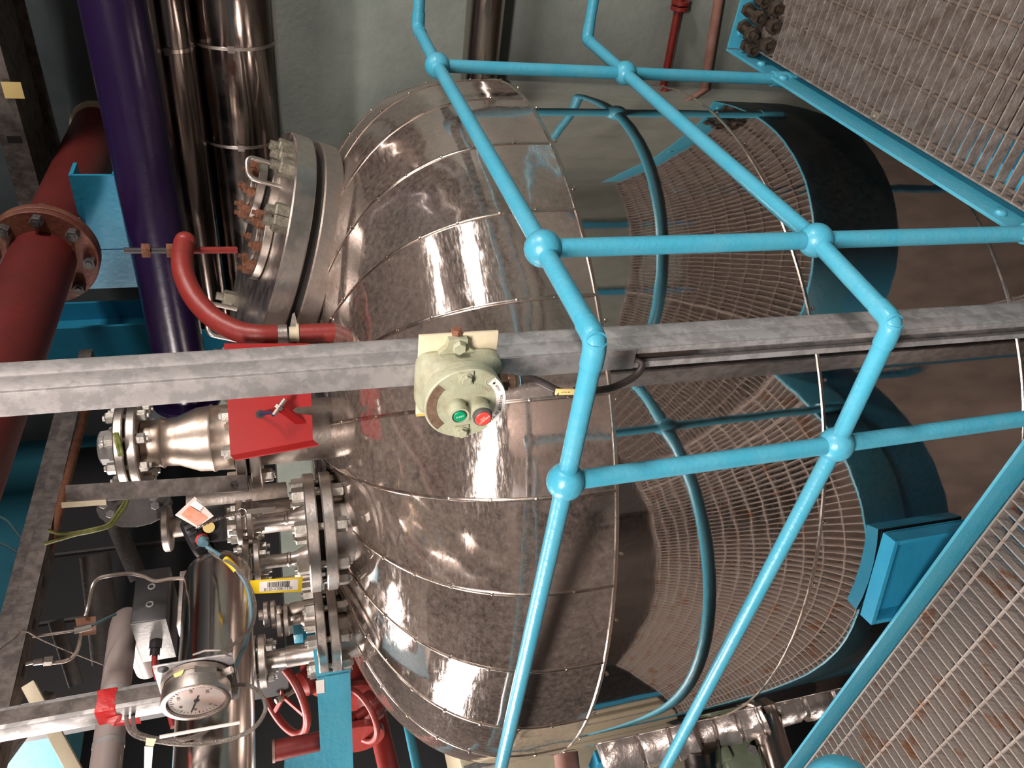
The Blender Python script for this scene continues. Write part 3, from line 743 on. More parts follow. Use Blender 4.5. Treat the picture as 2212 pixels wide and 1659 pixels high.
MB().prism(pd(636, 745, D), (pd(630, 655, D+.10)-pd(636, 745, D)).normalized(), -Z, [(0, -.02), (.11, .0), (.115, .006), (0, .02)], .007).build('tab_plate', 'steeld', dv)
# ------------------------------------------------------------------ red sheet guard
gd_ = 1.97; g0 = pd(590, 905, gd_)
gn = -ray(590, 930); gn = (gn - Z*gn.dot(Z)).normalized(); gx = Z.cross(gn).normalized()      # gx: to the viewer's right
def gp_(x, y): return plane(x, y, gn, g0.dot(gn))
gs = thing('sheet_guard', 'red folded sheet guard hanging in front of the reducer nozzle', 'guard', g0)
O = gp_(590, 905)
def loc(p): q = p-O; return (q.dot(gx), q.dot(Z))
out = [loc(gp_(*p)) for p in ((484, 742), (498, 985), (676, 952), (674, 897), (640, 893), (632, 886), (640, 880), (673, 878), (668, 742))]
b = MB(); b.prism(O, gx, Z, out, .003); b.build('panel', 'redsheet', gs, 20)
p0, p1 = gp_(498, 985), gp_(676, 952); lip = gn*.035 - gx*.012
b = MB(); f = [p0, p1, p1 + lip*1.1 - Z*.012, p0 + lip - Z*.012]; vs = [b.b.verts.new(v) for v in f] + [b.b.verts.new(v + gx*.003) for v in f]
for q in ((0, 1, 2, 3), (7, 6, 5, 4), (0, 4, 5, 1), (1, 5, 6, 2), (2, 6, 7, 3), (3, 7, 4, 0)): b.b.faces.new([vs[i] for i in q])
b.build('folded_lip', 'redsheet', gs, 20)
MB().disc(gp_(562, 895) + gn*.003, gn, .0105, .003, 0, 24).build('cable_hole', 'dark', gs)
s0, s1 = gp_(592, 897) + gn*.05, gp_(616, 864) + gn*.05
sn = thing('sensor', 'small stainless proximity sensor standing off the red sheet guard', 'sensor', s0)
MB().cyl(s0, s1, .0060, seg=14).build('barrel', 'steel', sn)
for t in (.42, .52): MB().hexn(s0.lerp(s1, t), s1-s0, .019, .004).build('locknut', 'steel', sn)
MB().tube(smooth([gp_(562, 895) + gn*.004, gp_(572, 893) + gn*.02, gp_(586, 892) + gn*.035, s0], 6), .0045, 10).build('cable', mat('navy_cable', (.02, .025, .07), .5), sn)
br = MB(); pb = s0.lerp(s1, .47); e1 = gp_(648, 918); w = Z*.012
vs = [br.b.verts.new(v) for v in (pb + w, pb - w, e1 - w*1.6, e1 + w*.6)]; br.b.faces.new(vs)
ex = bmesh.ops.extrude_face_region(br.b, geom=br.b.faces[:])
for e in ex['geom']:
    if isinstance(e, bmesh.types.BMVert): e.co += gx*.003
br.build('bracket', 'redsheet', sn)

# ------------------------------------------------------------------ nozzles on the crown
# reducer nozzle, left of the red guard
rc = pd(286, 962, 2.20); ra = Z
rn = thing('reducer_nozzle', 'heat-tinted stainless reducer nozzle standing behind the red sheet guard', 'nozzle', Vector((rc.x, rc.y, 1.46)))
flange_pair(rn, rc, Z, .112, .022, .006, 8, .026, .80, .2)
zz = lambda x: plane(x, 950, (ray(286, 950) - Z*ray(286, 950).z).normalized(), (rc-CAM).dot((ray(286, 950) - Z*ray(286, 950).z).normalized()) + CAM.dot((ray(286, 950) - Z*ray(286, 950).z).normalized())).z
zs = [zz(x) for x in (310, 345, 352, 357, 385, 430, 455, 461, 468, 505)]
MB().lathe(Vector((rc.x, rc.y, 0)), Z, [(zs[0], .060), (zs[1], .062), (zs[2], .067), (zs[3], .062), (zs[4], .064), (zs[5], .084), (zs[6], .086), (zs[7], .090), (zs[8], .086), (zs[9], .088)], 48).build('reducer', 'weld', rn, 50)
fz = zz(537); flange_pair(rn, Vector((rc.x, rc.y, fz)), Z, .148, .026, .008, 8, .030, .82, .5)
MB().cyl(Vector((rc.x, rc.y, 1.42)), Vector((rc.x, rc.y, fz-.02)), .085).build('neck', 'steeld', rn)
hd = pd(238, 966, 2.2)
sh = thing('level_sensor', 'grey cast sensor head topping the reducer nozzle flange', 'sensor', Vector((rc.x, rc.y, zz(262))))
MB().lathe(Vector((rc.x, rc.y, zz(262))), Z, [(0, 0), (0, .052), (.012, .056), (.022, .054), (.024, .047), (.044, .045), (.050, .036), (.052, 0)], 10).build('housing', 'greybox', sh, 25)
MB().lathe(pd(218, 962, 2.16), -ray(218, 962), [(0, 0), (0, .006), (.004, .006), (.004, 0)], 16).build('bright_plug', 'white', sh)
ec = thing('earth_cable', 'green and yellow earth cable looping from the reducer nozzle flange', 'cable', pd(262, 950, 2.12))
for k, pts in enumerate(([(247, 935), (256, 970), (262, 1010), (270, 1050), (270, 1080), (255, 1105), (235, 1132), (200, 1143), (165, 1150), (130, 1153), (103, 1145)], [(252, 935), (262, 970), (267, 1010), (275, 1050), (274, 1085), (258, 1112), (238, 1136), (200, 1148), (165, 1155), (130, 1165), (95, 1175)])):
    MB().tube(smooth([pd(x, y, 2.07 if y < 1000 else 2.16) for x, y in pts], 6), .0042, 8).build('core', 'earth', ec)

# instrument nozzle in front
ic = pd(691, 1147, 2.13)
inz = thing('instrument_nozzle', 'double flanged stainless instrument nozzle nearest the viewer on the dome', 'nozzle', Vector((ic.x, ic.y, 1.37)))
flange_pair(inz, ic, Z, .156, .029, .013, 8, .034, .82, .25)
MB().lathe(Vector((ic.x, ic.y, 0)), Z, [(ic.z-.035, .100), (ic.z-.07, .098), (ic.z-.16, .098)], 40).build('neck', 'steel', inz)
top = ic + Z*.0355
vr = ray(691, 1147); vh = (vr - Z*vr.z).normalized(); vx = vh.cross(Z).normalized()   # vx: viewer's right (image up)
def IP(a, b_, z): return top + vx*a + vh*b_ + Z*z
def branch(par, a, bk, zf, zt, R):
    c = IP(a, bk, 0)
    s = MB().lathe(c, Z, [(0, .030), (.02, .024), (.03, .018), (.042, .017), (.045, .0195), (.05, .0195), (.053, .017), (zf-.03, .017), (zf-.012, .026)], 24).build('branch_tube', 'steel', par)
    cc = c + Z*zf
    for q in (1, -1): MB().disc(cc + Z*(q*.0125), Z, R, .015, .002, 36).build('branch_flange', 'steel', s)
    for i in range(4):
        an = math.pi/2*i + .5; bolt_at(s, cc + vx*(R*.76*math.cos(an)) + vh*(R*.76*math.sin(an)), Z, .020, .04, m='bolt', studs=.008)
    return s, c
b1, c1 = branch(inz, .045, .01, .150, 0, .060)
b2, c2 = branch(inz, -.062, -.02, .138, 0, .062)
MB().cyl(c1 + Z*.17, c1 + Z*.225, .012, seg=6).build('hex_adaptor', 'steel', b1)
MB().cyl(c1 + vx*.0 + vh*.04 + Z*.17, c1 + vh*.04 + Z*.225, .018, seg=16).build('support_tube', 'steeld', b1)
MB().cyl(c2 + Z*.155, c2 + Z*.20, .012, seg=6).build('hex_adaptor', 'steel', b2)
MB().hexn(c2 + Z*.163, Z, .030, .015).build('hex_nut', 'brass', b2)
MB().cyl(IP(-.115, -.03, .0), IP(-.115, -.03, .085), .011, seg=14).hexn(IP(-.115, -.03, .03), Z, .026, .016).build('hex_stud', 'steel', inz)
# transmitter head on the first branch
hc = pd(437, 1146, 1.97)
tr = thing('transmitter', 'black transmitter head with ribbed cap above the instrument nozzle', 'transmitter', hc - Z*.03)
MB().box(hc - Z*.02 + vx*.012, .085, .07, .066, vx, vh, Z, bevel=.008).build('head', 'black', tr)
lid = MB(); lid.lathe(hc + Z*.012 - vx*.012, (Z - vx*.4).normalized(), [(-.02, .045), (-.012, .050), (.012, .050), (.02, .044), (.022, 0)], 40); lid.build('cap', 'black', tr)
b = MB(); ax = (Z - vx*.4).normalized(); X, Y = perp(ax)
for i in range(20):
    a = 2*math.pi*i/20; b.box(hc + Z*.012 - vx*.012 + X*(.051*math.cos(a)) + Y*(.051*math.sin(a)), .006, .004, .02, X*math.cos(a)+Y*math.sin(a), Y*math.cos(a)-X*math.sin(a), ax)
b.build('grip_ribs', 'black', tr)
MB().disc(pd(451, 1139, 1.915), -ray(451, 1139), .013, .002, 0, 24).build('round_sticker', 'paley', tr)
gl0 = pd(437, 1166, 1.915); gax = (pd(446, 1181, 1.88)-gl0).normalized()
MB().lathe(gl0, gax, [(-.004, .0145), (.002, .0145), (.002, 0)], 20).build('gland_washer', 'redb', tr)
MB().hexn(gl0 + gax*.008, gax, .024, .012).lathe(gl0 + gax*.014, gax, [(0, .010), (.010, .008), (.010, 0)], 16).build('cable_gland', 'cableb', tr)
sc = thing('signal_cable', 'grey-blue signal cable with yellow sleeve curving past the cladded pipe', 'cable', gl0)
pts = [(446, 1181, 1.88), (465, 1193, 1.87), (488, 1208, 1.86), (511, 1232, 1.85), (530, 1260, 1.85), (540, 1295, 1.84), (543, 1335, 1.83), (536, 1370, 1.80), (526, 1400, 1.76), (515, 1425, 1.70), (505, 1450, 1.66)]
P = smooth([pd(x_, y_, d_*(.95 if y_ > 1200 else .975)) for x_, y_, d_ in pts], 6)
MB().tube(P, .0042, 10).build('sheath', 'cableb', sc)
MB().tube(P[12:19], .0074, 12).build('yellow_sleeve', 'yellow', sc)
MB().tube(P[18:21], .0064, 12).tube(P[10:13], .0062, 12).build('black_tape', 'black', sc)
ac = thing('armoured_conduit', 'thin ribbed steel conduit running alongside the grey-blue cable', 'conduit', pd(452, 1190, 1.9))
pts = [(452, 1190, 1.91), (470, 1203, 1.88), (500, 1218, 1.85), (525, 1243, 1.83), (543, 1275, 1.82), (551, 1310, 1.82), (545, 1350, 1.80), (522, 1378, 1.77), (495, 1398, 1.72), (468, 1418, 1.66), (445, 1436, 1.60)]
MB().tube(smooth([pd(x_, y_, d_*(.935 if y_ > 1215 else .96)) for x_, y_, d_ in pts], 6), .0034, 10).build('hose', 'armour', ac)
# orange warning tag hung on a chain
tq = [pd(378, 1113, 1.90), pd(421, 1073, 1.90), pd(462, 1115, 1.88), pd(425, 1140, 1.88)]
def quad(vs, m, name, par, t=.0012, push=0):
    nn = (vs[1]-vs[0]).cross(vs[3]-vs[0]).normalized()
    if nn.dot(CAM-vs[0]) < 0: nn = -nn
    b = MB(); a = [b.b.verts.new(v + nn*push) for v in vs]; c = [b.b.verts.new(v + nn*(push+t)) for v in vs]
    k = len(vs)
    b.b.faces.new(a[::-1]); b.b.faces.new(c)
    for i in range(k): b.b.faces.new((a[i], a[(i+1) % k], c[(i+1) % k], c[i]))
    return b.build(name, m, par, 20)
tg_ = thing('warning_tag', 'orange paper tag in a clear pouch chained above the transmitter', 'tag', tq[0].lerp(tq[2], .5))
quad(tq, 'clear', 'pouch', tg_)
quad([pd(392, 1112, 1.894), pd(410, 1093, 1.894), pd(452, 1119, 1.882), pd(427, 1136, 1.880)], 'orange', 'orange_slip', tg_, .0006, .0016)
quad([pd(411, 1092, 1.894), pd(423, 1081, 1.894), pd(440, 1095, 1.888), pd(432, 1104, 1.886)], 'white', 'white_slip', tg_, .0006, .0022)
ch = [pd(425, 1140, 1.88), pd(438, 1134, 1.88), pd(455, 1126, 1.90), pd(472, 1121, 1.92), pd(490, 1115, 1.95), pd(508, 1110, 1.97), pd(518, 1108, 1.98)]
cp = smooth(ch, 5); b = MB()
for i in range(0, len(cp)-1):
    a_, b_ = cp[i], cp[i+1]; ax = (b_-a_).normalized(); sd = perp(ax)[i % 2]
    b.tube([a_ - ax*.001 + sd*.0026, a_.lerp(b_, .5) + sd*.0032, b_ + ax*.001 + sd*.0026, b_ + ax*.002, b_ + ax*.001 - sd*.0026, a_.lerp(b_, .5) - sd*.0032, a_ - ax*.001 - sd*.0026, a_ - ax*.002], .0009, 6, closed=True)
b.build('chain', 'steel', tg_)
MB().torus(pd(523, 1107, 1.98), ray(523, 1107), .0095, .001, 28, 8).build('split_ring', 'steel', tg_)
quad([pd(533, 1100, 1.985), pd(595, 1094, 2.0), pd(592, 1106, 2.0), pd(534, 1110, 1.985)], 'steeld', 'metal_strip', tg_)
# yellow instrument tag
yq = [pd(540, 1254, 1.86), pd(654, 1246, 1.88), pd(651, 1278, 1.88), pd(541, 1283, 1.86)]
yt = thing('instrument_tag', 'yellow barcode tag B120-V208-TT01 hanging below the instrument nozzle', 'tag', yq[0].lerp(yq[2], .5))
quad(yq, 'yellow', 'tag_plate', yt, .0015)
X = (yq[1]-yq[0]).normalized(); Yd = (yq[3]-yq[0]); Yd = (Yd - X*Yd.dot(X)).normalized()      # image right, image down
nn = X.cross(-Yd); Lx = (yq[1]-yq[0]).length; Ly = (yq[3]-yq[0]).length
def yp(fx, fy, k=.0016):
    nrm = -Yd.cross(X) if (-Yd.cross(X)).dot(CAM-yq[0]) > 0 else Yd.cross(X)
    return yq[0].lerp(yq[1], fx).lerp(yq[3].lerp(yq[2], fx), fy) + nrm*k
nrm = (X.cross(-Yd)); nrm = nrm if nrm.dot(CAM-yq[0]) > 0 else -nrm
lb = quad([yp(.17, .14), yp(.92, .14), yp(.92, .86), yp(.17, .86)], 'white', 'white_label', yt, .0004)
b = MB(); x = .32; rr = random.Random(3)
while x < .74:
    w_ = rr.choice((.006, .006, .012, .016)); vs = [b.b.verts.new(yp(q, f, .0024)) for q, f in ((x, .22), (x+w_, .22), (x+w_, .60), (x, .60))]
    b.b.faces.new(vs); x += w_ + rr.choice((.005, .008, .011))
b.build('barcode', 'ink', lb)
text('B120-V208-TT01', yp(.535, .73, .0022), X, nrm.cross(X), .0092, 'ink', 'print', lb)

# second flanged nozzle farther left
lc = pd(706, 1364, 2.45)
ln_ = thing('side_nozzle', 'flanged stainless nozzle with branch valve farther left on the dome', 'nozzle', Vector((lc.x, lc.y, 1.36)))
flange_pair(ln_, lc, Z, .138, .027, .010, 8, .032, .82, .1)
MB().lathe(Vector((lc.x, lc.y, 0)), Z, [(lc.z-.03, .088), (lc.z-.06, .086), (lc.z-.16, .086)], 36).build('neck', 'steel', ln_)
vh2 = ray(706, 1364); vh2 = (vh2 - Z*vh2.z).normalized(); vx2 = vh2.cross(Z).normalized()
tp = lc + Z*.032
def LP(a, b_, z): return tp + vx2*a + vh2*b_ + Z*z
s = MB().lathe(LP(-.052, -.02, 0), Z, [(0, .036), (.02, .034), (.03, .030), (.088, .030), (.089, .027), (.145, .024)], 28).build('branch_tube', 'steel', ln_)
for q in (0, .026): MB().disc(LP(-.052, -.02, .152+q), Z, .074, .020, .002, 36).build('branch_flange', 'steel', s)
for i in range(4): bolt_at(s, LP(-.052 + .056*math.cos(i*1.571+.6), -.02 + .056*math.sin(i*1.571+.6), .165), Z, .022, .05, studs=.008)
for k, (a, z, r) in enumerate(((.05, .02, .030), (.075, .055, .024))):
    v = MB().lathe(LP(a, -.03, 0), Z, [(0, r), (z+.01, r*.9), (z+.02, r*.6), (z+.10, r*.6)], 20).build('drain_valve', 'steeld', ln_)
    MB().disc(LP(a, -.03, z+.06), Z, r*1.5, .014, .002, 28).disc(LP(a, -.03, z+.08), Z, r*1.5, .014, .002, 28).build('valve_flange', 'steel', v)
    MB().box(LP(a, -.03, z+.04) - vh2*.04, .012, .09, .012, vx2, vh2, Z, bevel=.002).build('lever', 'steel', v)

# ================================================================== pipes along the right wall
def pipe(label, name, a, b, r, m, cat='pipe', bands=(), bm='steel', ends=None, bw=.012):
    t = thing(name, label, cat, a.lerp(b, .5))
    MB().cyl(a, b, r, seg=40).build('pipe_run', m, t)
    d = (b-a).normalized()
    for s in bands:
        p = a + d*s
        k = MB().cyl(p, p + d*bw, r+.0022, seg=40).build('band', bm, t)
        x, y = perp(d); MB().box(p + d*bw/2 + (-U*.8 + x*.2).normalized()*(r+.005), bw, .012, .022, d).build('clasp', bm, k)
    return t
p0, p1 = pu(247, 0, 2.45), pu(392, 800, 2.45); p1.z = p0.z = (p0.z+p1.z)/2; dv_ = (p1-p0).normalized()
pp = pipe('thick purple pipe running along the right wall above the manhole', 'purple_pipe', p0 - dv_*.8, p1 + dv_*.12, .089, 'purple')
pe = pu(402, 884, 3.2)
MB().disc(p1 + dv_*.13, dv_, .125, .024, .004, 40).build('flange', 'purple', pp)
p0, p1 = pu(352, 0, 2.75), pu(432, 560, 2.75)
pipe('slim dark clad pipe between the purple pipe and the fat silver pipe', 'clad_pipe', p0 - (p1-p0)*.6, p1 + (p1-p0)*.3, .075, 'dpipe', bands=(.55+.12,), bm='pipe')
p0, p1 = pu(492, 0, 2.9), pu(540, 480, 2.9)
dq = (p1-p0).normalized(); s_ = (p0-(p0-(p1-p0)*.6)).length
q1 = pu(500, 75, 2.9); q2 = pu(520, 282, 2.9)
pipe('fat silver clad pipe running behind the manhole cover', 'clad_pipe', p0 - (p1-p0)*.6, p1 + (p1-p0)*.55, .150, 'mpipe', bands=(s_+(q1-p0).length, s_+(q2-p0).length), bm='steel', bw=.010)
p0 = pu(582, 0, 3.35); p1 = pu(604, 330, 3.35); p1.z = p0.z
pipe('thin grey conduit along the wall beside the fat silver pipe', 'conduit', p0 - (p1-p0)*.6, p1 + (p1-p0), .018, 'galvd')
# pipe low on the pale wall
p0 = pu(1050, 0, 3.60); p1 = p0 + V*1.6; p0 = p0 - V*1.0
lp = pipe('stainless clad pipe running low along the pale green wall', 'clad_pipe', p0, p1, .086, 'pipe')
for s in (.62, 1.9):
    c = p0 + V*s
    MB().box(c + U*.095, .012, .05, .23).build('wall_bracket', 'cream', lp)
p0 = pu(1480, -60, 3.70); p1 = pu(1440, 150, 3.70)
ro = pipe('thin red pipe with flange on the pale green wall', 'red_pipe', p0, p1 + (p1-p0)*.8, .019, 'red')
c = pu(1470, 5, 3.70); dd_ = (p1-p0).normalized()
for s in (0, .026): MB().disc(c + dd_*s, dd_, .045, .018, .002, 24).build('flange', 'red', ro)
p0 = pu(1552, 0, 3.70); p1 = pu(1522, 190, 3.70)
pipe('thin brown pipe lowest on the pale green wall', 'brown_pipe', p0 - (p1-p0), p1 + (p1-p0)*.8, .024, 'pinkpipe')
# big red pipe coming out of the wall overhead
pw = pu(214, 262, WU); RD = (pd(-38, 880, 2.15) - pw).normalized()
rp = thing('red_pipe', 'big dull red flanged pipe coming out of the wall overhead', 'pipe', pw)
MB().cyl(pw, pw + RD*3.0, .092, seg=40).build('pipe_run', 'reddull', rp)
MB().cyl(pw, pw + RD*.10, .104, seg=40).build('wall_sleeve', 'cream', rp)
tt = None
for i in range(400):
    c = pw + RD*(i*.01); v = c-CAM; 
    px = W/2 + FPX*(v.dot(Vector((AX[0].x, AX[1].x, AX[2].x)))/v.dot(Vector((AX[0].z, AX[1].z, AX[2].z))))
    if px < 97: tt = c; break
flange_pair(rp, tt, -RD, .155, .026, .008, 8, .034, .83, .1, m='redrust', bm='castd')
# tray over the pipes
tz = pu(38, 250, 3.02).z
tr_ = thing('cable_tray', 'dark slotted cable tray overhead at the upper left corner', 'cable tray', uv(3.24, -.4, tz))
MB().box(uv(3.24, -.4, tz+.03), .44, 4.3, .004).build('tray_floor', 'galvd', tr_)
for u_ in (3.02, 3.46): MB().box(uv(u_, -.4, tz+.035), .006, 4.3, .085).build('side_rail', 'galvd', tr_)
for i in range(15): MB().box(uv(3.0165, -2.3+i*.27, tz+.03), .002, .022, .045).build('slot', 'gask', tr_)
lbp = pu(28, 195, 3.010)
solo(MB().box(lbp, .003, .055, .06), 'cable_label', 'paley', 'small beige label on the dark cable tray at upper left', 'label', lbp)
# blue steelwork on the right wall
def zat(x, y, u): return pu(x, y, u).z
v0_, v1_ = pu(200, 368, 2.6).dot(V) + .015, pu(268, 535, 2.6).dot(V)
za, zb = zat(150, 368, 2.6), zat(243, 366, 2.6)
bb = thing('steel_beam', 'short blue channel beam beside the big red pipe', 'beam', uv(2.6, (v0_+v1_)/2, (za+zb)/2))
MB().box(uv(2.6, (v0_+v1_)/2, (za+zb)/2), .012, v1_-v0_, za-zb).build('web', 'blueb', bb)
for z in (za, zb): MB().box(uv(2.645, (v0_+v1_)/2, z), .10, v1_-v0_, .012).build('rim', 'blueb', bb)
def column(label, y0, y1, u, ztop, zbot):
    a_, c_ = pu(300, y0, u).dot(V), pu(300, y1, u).dot(V); cen = uv(u, (a_+c_)/2, zbot); w = c_-a_
    t = thing('steel_column', label, 'column', cen)
    h_ = ztop-zbot
    MB().box(cen + Z*h_/2, .014, w, h_).build('front_face', 'blueb', t)
    MB().box(cen + Z*h_/2 + U*.10, .20, .012, h_).build('web', 'blueb', t)
    MB().box(cen + Z*h_/2 + U*.20, .014, w, h_).build('rear_face', 'blueb', t)
    return t
column('blue steel column behind the big red pipe flange', 536, 618, 2.64, CEIL, 2.0)
column('blue steel column behind the curved red davit arm', 700, 775, 3.15, CEIL, LOW)
# overhead dark channel, coming towards the viewer from behind the nozzles
def run_u(label, name, cat, x, y, d, L_, m, w, h_, back=.3):
    p = pd(x, y, d); a = p + U*back; b_ = p - U*L_
    return solo(MB().box((a+b_)/2, (a-b_).length, w, h_), name, m, label, cat, (a+b_)/2)
chn = thing('overhead_channel', 'dark weathered slotted channel overhead running diagonally at the left', 'channel', pd(110, 1150, 2.8))
p = pd(160, 960, 3.0); a = p + U*.5; b_ = p - U*2.6; c = (a+b_)/2; Lc = (a-b_).length
MB().box(c, Lc, .07, .005).build('flange_plate', 'galvd', chn)
MB().box(c + V*.035 + Z*.05, Lc, .005, .10).build('web', 'galvd', chn)
MB().box(c - V*.035 + Z*.02, Lc, .005, .045).build('lip', 'galvd', chn)
for i in range(22): MB().box(a - U*(.1+i*.14) - Z*.003, .035, .016, .002).build('slot', 'gask', chn)
pipe('rusty thin conduit hanging beside the dark overhead channel', 'conduit', pd(186, 880, 2.9), pd(105, 1190, 2.7), .013, 'rust')
# blue duct at the far left
fd = thing('air_duct', 'big teal painted duct at the far left behind the dark channel', 'duct', pd(40, 1150, 4.3))
c = pd(40, 1120, 4.4)
MB().box(c + V*.2 - U*.3, 1.6, .5, .62).build('duct_body', 'wallb', fd)
for k, (y0, y1) in enumerate(((1125, 1160), (1180, 1195))):
    MB().tube(smooth([pd(-20, y0-15, 3.95), pd(15, y0, 3.95), pd(50, y1+5, 3.95), pd(90, y1+20, 3.95)], 5), .006, 8).build('cable_clip', 'cableb', fd)
# black backdrop added to keep the space behind the nozzles dark
dp = thing('dark_backdrop', 'added black backdrop panel behind the crown nozzles', 'panel', pd(250, 1060, 3.5))
c = pd(330, 1150, 3.58)
MB().box(c + V*.2, 1.3, .25, 1.0).build('body', 'dark', dp)
for k in (-.33, .0, .33): MB().box(c + V*.068 + U*k, .012, .012, .96).build('panel_edge', 'castd', dp)
# light strut beside the reducer nozzle
a = pd(146, 1068, 2.05); b_ = pd(536, 1043, 2.05); ln = (b_-a).length
bs = thing('strut_bar', 'short weathered strut bar upright beside the reducer nozzle', 'strut', b_)
MB().box(a.lerp(b_, .5), .041, .036, ln, vx, vh, (a-b_).normalized(), bevel=.003).build('bar', 'galvd', bs)
MB().box(pd(183, 1088, 2.03), .012, .012, .09, vx, vh, (a-b_).normalized()).build('pale_strip', 'cream', bs)
MB().lathe(pd(505, 1046, 2.025), -ray(505, 1046), [(0, .008), (.002, .008), (.002, .005), (0, .005)], 14).build('hole_rim', 'gask', bs)
# grey cast clamp
cc = pd(290, 1092, 2.5)
cl = thing('cast_clamp', 'dark grey cast clamp plate with bolts under the strut bar', 'clamp', cc)
wq = [(.10*math.cos(i*.3927)*(1 if abs(math.cos(i*.3927)) > .1 else 1), .062*math.sin(i*.3927)) for i in range(16)]
MB().prism(cc, -Z, -vx, [(q[0]+.0, q[1]) for q in wq], .03).build('plate', 'castd', cl)
for x, y in ((224, 1090), (238, 1110), (332, 1075), (335, 1092)):
    MB().hexn(pd(x, y, 2.455), -ray(x, y), .022, .016).build('bolt', 'greybox', cl)
# small flanged pipe left of the transmitter
fc = pd(362, 1141, 2.45)
sp = thing('stub_pipe', 'short stainless flanged stub pipe behind the warning tag', 'pipe', Vector((fc.x, fc.y, 1.5)))
MB().disc(fc, Z, .067, .02, .003, 36).build('flange', 'steel', sp)
MB().lathe(fc, Z, [(-.01, .030), (-.05, .028), (-.10, .030), (-.14, .05), (-.40, .05)], 28).build('pipe_run', 'steeld', sp)
q_ = pd(520, 1100, 2.5)
MB().cyl(pd(405, 1105, 2.6), pd(620, 1082, 2.6), .062, seg=32).build('outer_sleeve', 'steeld', sp)

# ------------------------------------------------------------------ left foreground
e0 = pd(473, 1180, 1.98) - U*.07
hp = thing('clad_pipe', 'dark polished clad pipe with rounded end pointing at the nozzles, behind the gauge', 'pipe', e0)
MB().lathe(e0, -U, [(-.02, 0), (-.019, .035), (-.010, .058), (.004, .068), (.025, .0735), (1.8, .0735)], 48).build('pipe_run', 'pipe', hp)
MB().cyl(e0 - U*.585, e0 - U*.595, .0752, seg=48).build('joint_band', 'steel', hp)
MB().lathe(e0 - U*.60, -U, [(0, .0745), (1.2, .0745)], 48).build('outer_sleeve', 'pipe', hp)
# black junction box with stainless end
jc = pu(318, 1300, 1.22)
jb = thing('junction_box', 'black sided steel junction box with a red cable gland, left of the clad pipe', 'junction box', jc)
fz0, fz1 = -.052, .046
jf = pd(318, 1342, 2.0); uF = jf.dot(U)
vL, vR = pu(320, 1428, uF).dot(V), pu(318, 1342, uF).dot(V)
ztp, zbt = pu(280, 1345, uF).z, pu(362, 1345, uF).z
cen = uv(uF+.075, (vL+vR)/2, (ztp+zbt)/2)
MB().box(cen, .15, vL-vR, ztp-zbt, bevel=.004).build('body', 'black', jb)
MB().box(cen - U*.076, .003, (vL-vR)*.98, (ztp-zbt)*.98, bevel=.001).build('end_plate', 'greybox', jb)
for s in (-.03, .02):
    MB().torus(cen - V*((vL-vR)/2+.001) + U*s, V, .007, .0022, 20, 8).build('screw_rim', 'greybox', jb)
gq = cen - U*.079 - Z*.004
MB().cyl(gq, gq - U*.022 + V*.0, .014, seg=16).cyl(gq - U*.022, gq - U*.04, .011, seg=16).build('cable_gland', 'black', jb)
rcb = thing('red_cable', 'red cable dropping from the black junction box gland', 'cable', gq - U*.04)
MB().tube(smooth([gq - U*.038, gq - U*.08 - Z*.005, gq - U*.15 - Z*.03, gq - U*.22 - Z*.05], 6), .0065, 10).build('sheath', 'cabler', rcb)
MB().box(cen - Z*.075 + U*.02, .16, .05, .05, bevel=.004).build('mounting_bracket', 'steel', jb)
# pale plastic pipe
a = pd(268, 1345, 2.15); 
gp2 = thing('grey_pipe', 'pinkish grey plain pipe running left beneath the junction box', 'pipe', a)
MB().tube(fillet([a + Z*.0 + V*.30 + U*.06, a + U*.03, a - U*1.5], .06, 8), .0310, 24).build('pipe_run', mat('grey_plastic_pipe', (.33, .27, .25), .4, 0, (.27, .22, .20), 8, .6), gp2)
for s in (.18, .30): MB().cyl(a - U*s, a - U*(s+.012), .0318, seg=24).build('printed_band', 'greybox', gp2)
# thermometer on its own strut
gc = pd(424, 1512, 1.50); n = -U; h = -V
ga = thing('dial_thermometer', 'round dial thermometer with bright rim on a square galvanised plate', 'gauge', gc)
def G(a, z, k): return gc + h*a + Z*z + n*k
MB().box(G(-.003, .0, -.042), .118, .126, .004, h, Z, n, bevel=.001).build('mounting_plate', 'galv', ga)
for q in ((-.046, -.048), (.046, .048)): MB().disc(G(q[0], q[1], -.0395), n, .0085, .002, 0, 20).build('plate_hole', 'gask', ga)
bd = MB().lathe(G(0, 0, 0), n, [(-.040, 0), (-.040, .050), (-.034, .052), (-.02, .052), (-.018, .0555), (.002, .0565), (.005, .0555), (.006, .052), (.0055, .0475), (.001, .0465), (.001, .047)], 64).build('case', 'steel', ga)
MB().lathe(G(0, 0, -.040), n, [(0, .053), (.004, .058), (.010, .058), (.012, .053)], 56).build('rear_rim', 'steeld', ga)
fcx = MB().disc(G(0, 0, -.001), n, .0468, .002, 0, 56).build('dial_face', 'dial', ga)
b = MB()
for i in range(31):
    a_ = math.radians(-135+9*i); l_ = .007 if i % 5 == 0 else .004; rd_ = h*math.sin(a_) + Z*math.cos(a_); sd = n.cross(rd_)
    c = gc + n*.0003 + rd_*(.042-l_/2); b.box(c, l_, .0008 if i % 5 else .0014, .0003, rd_, sd, n)
b.build('scale', 'ink', fcx)
for i, s in enumerate(('0', '40', '80', '120', '160', '200')):
    a_ = math.radians(-135+54*i); rd_ = h*math.sin(a_) + Z*math.cos(a_)
    text(s, gc + n*.0003 + rd_*.029, h, Z, .0075, 'ink', 'numeral', fcx, .0001)
pn = (h*math.sin(math.radians(-70)) + Z*math.cos(math.radians(-70)))
MB().box(gc + n*.0012 + pn*.010, .05, .0022, .0006, pn, n.cross(pn), n).build('pointer', 'ink', ga)
MB().disc(gc + n*.0015, n, .004, .002, 0, 20).build('pointer_hub', 'ink', ga)
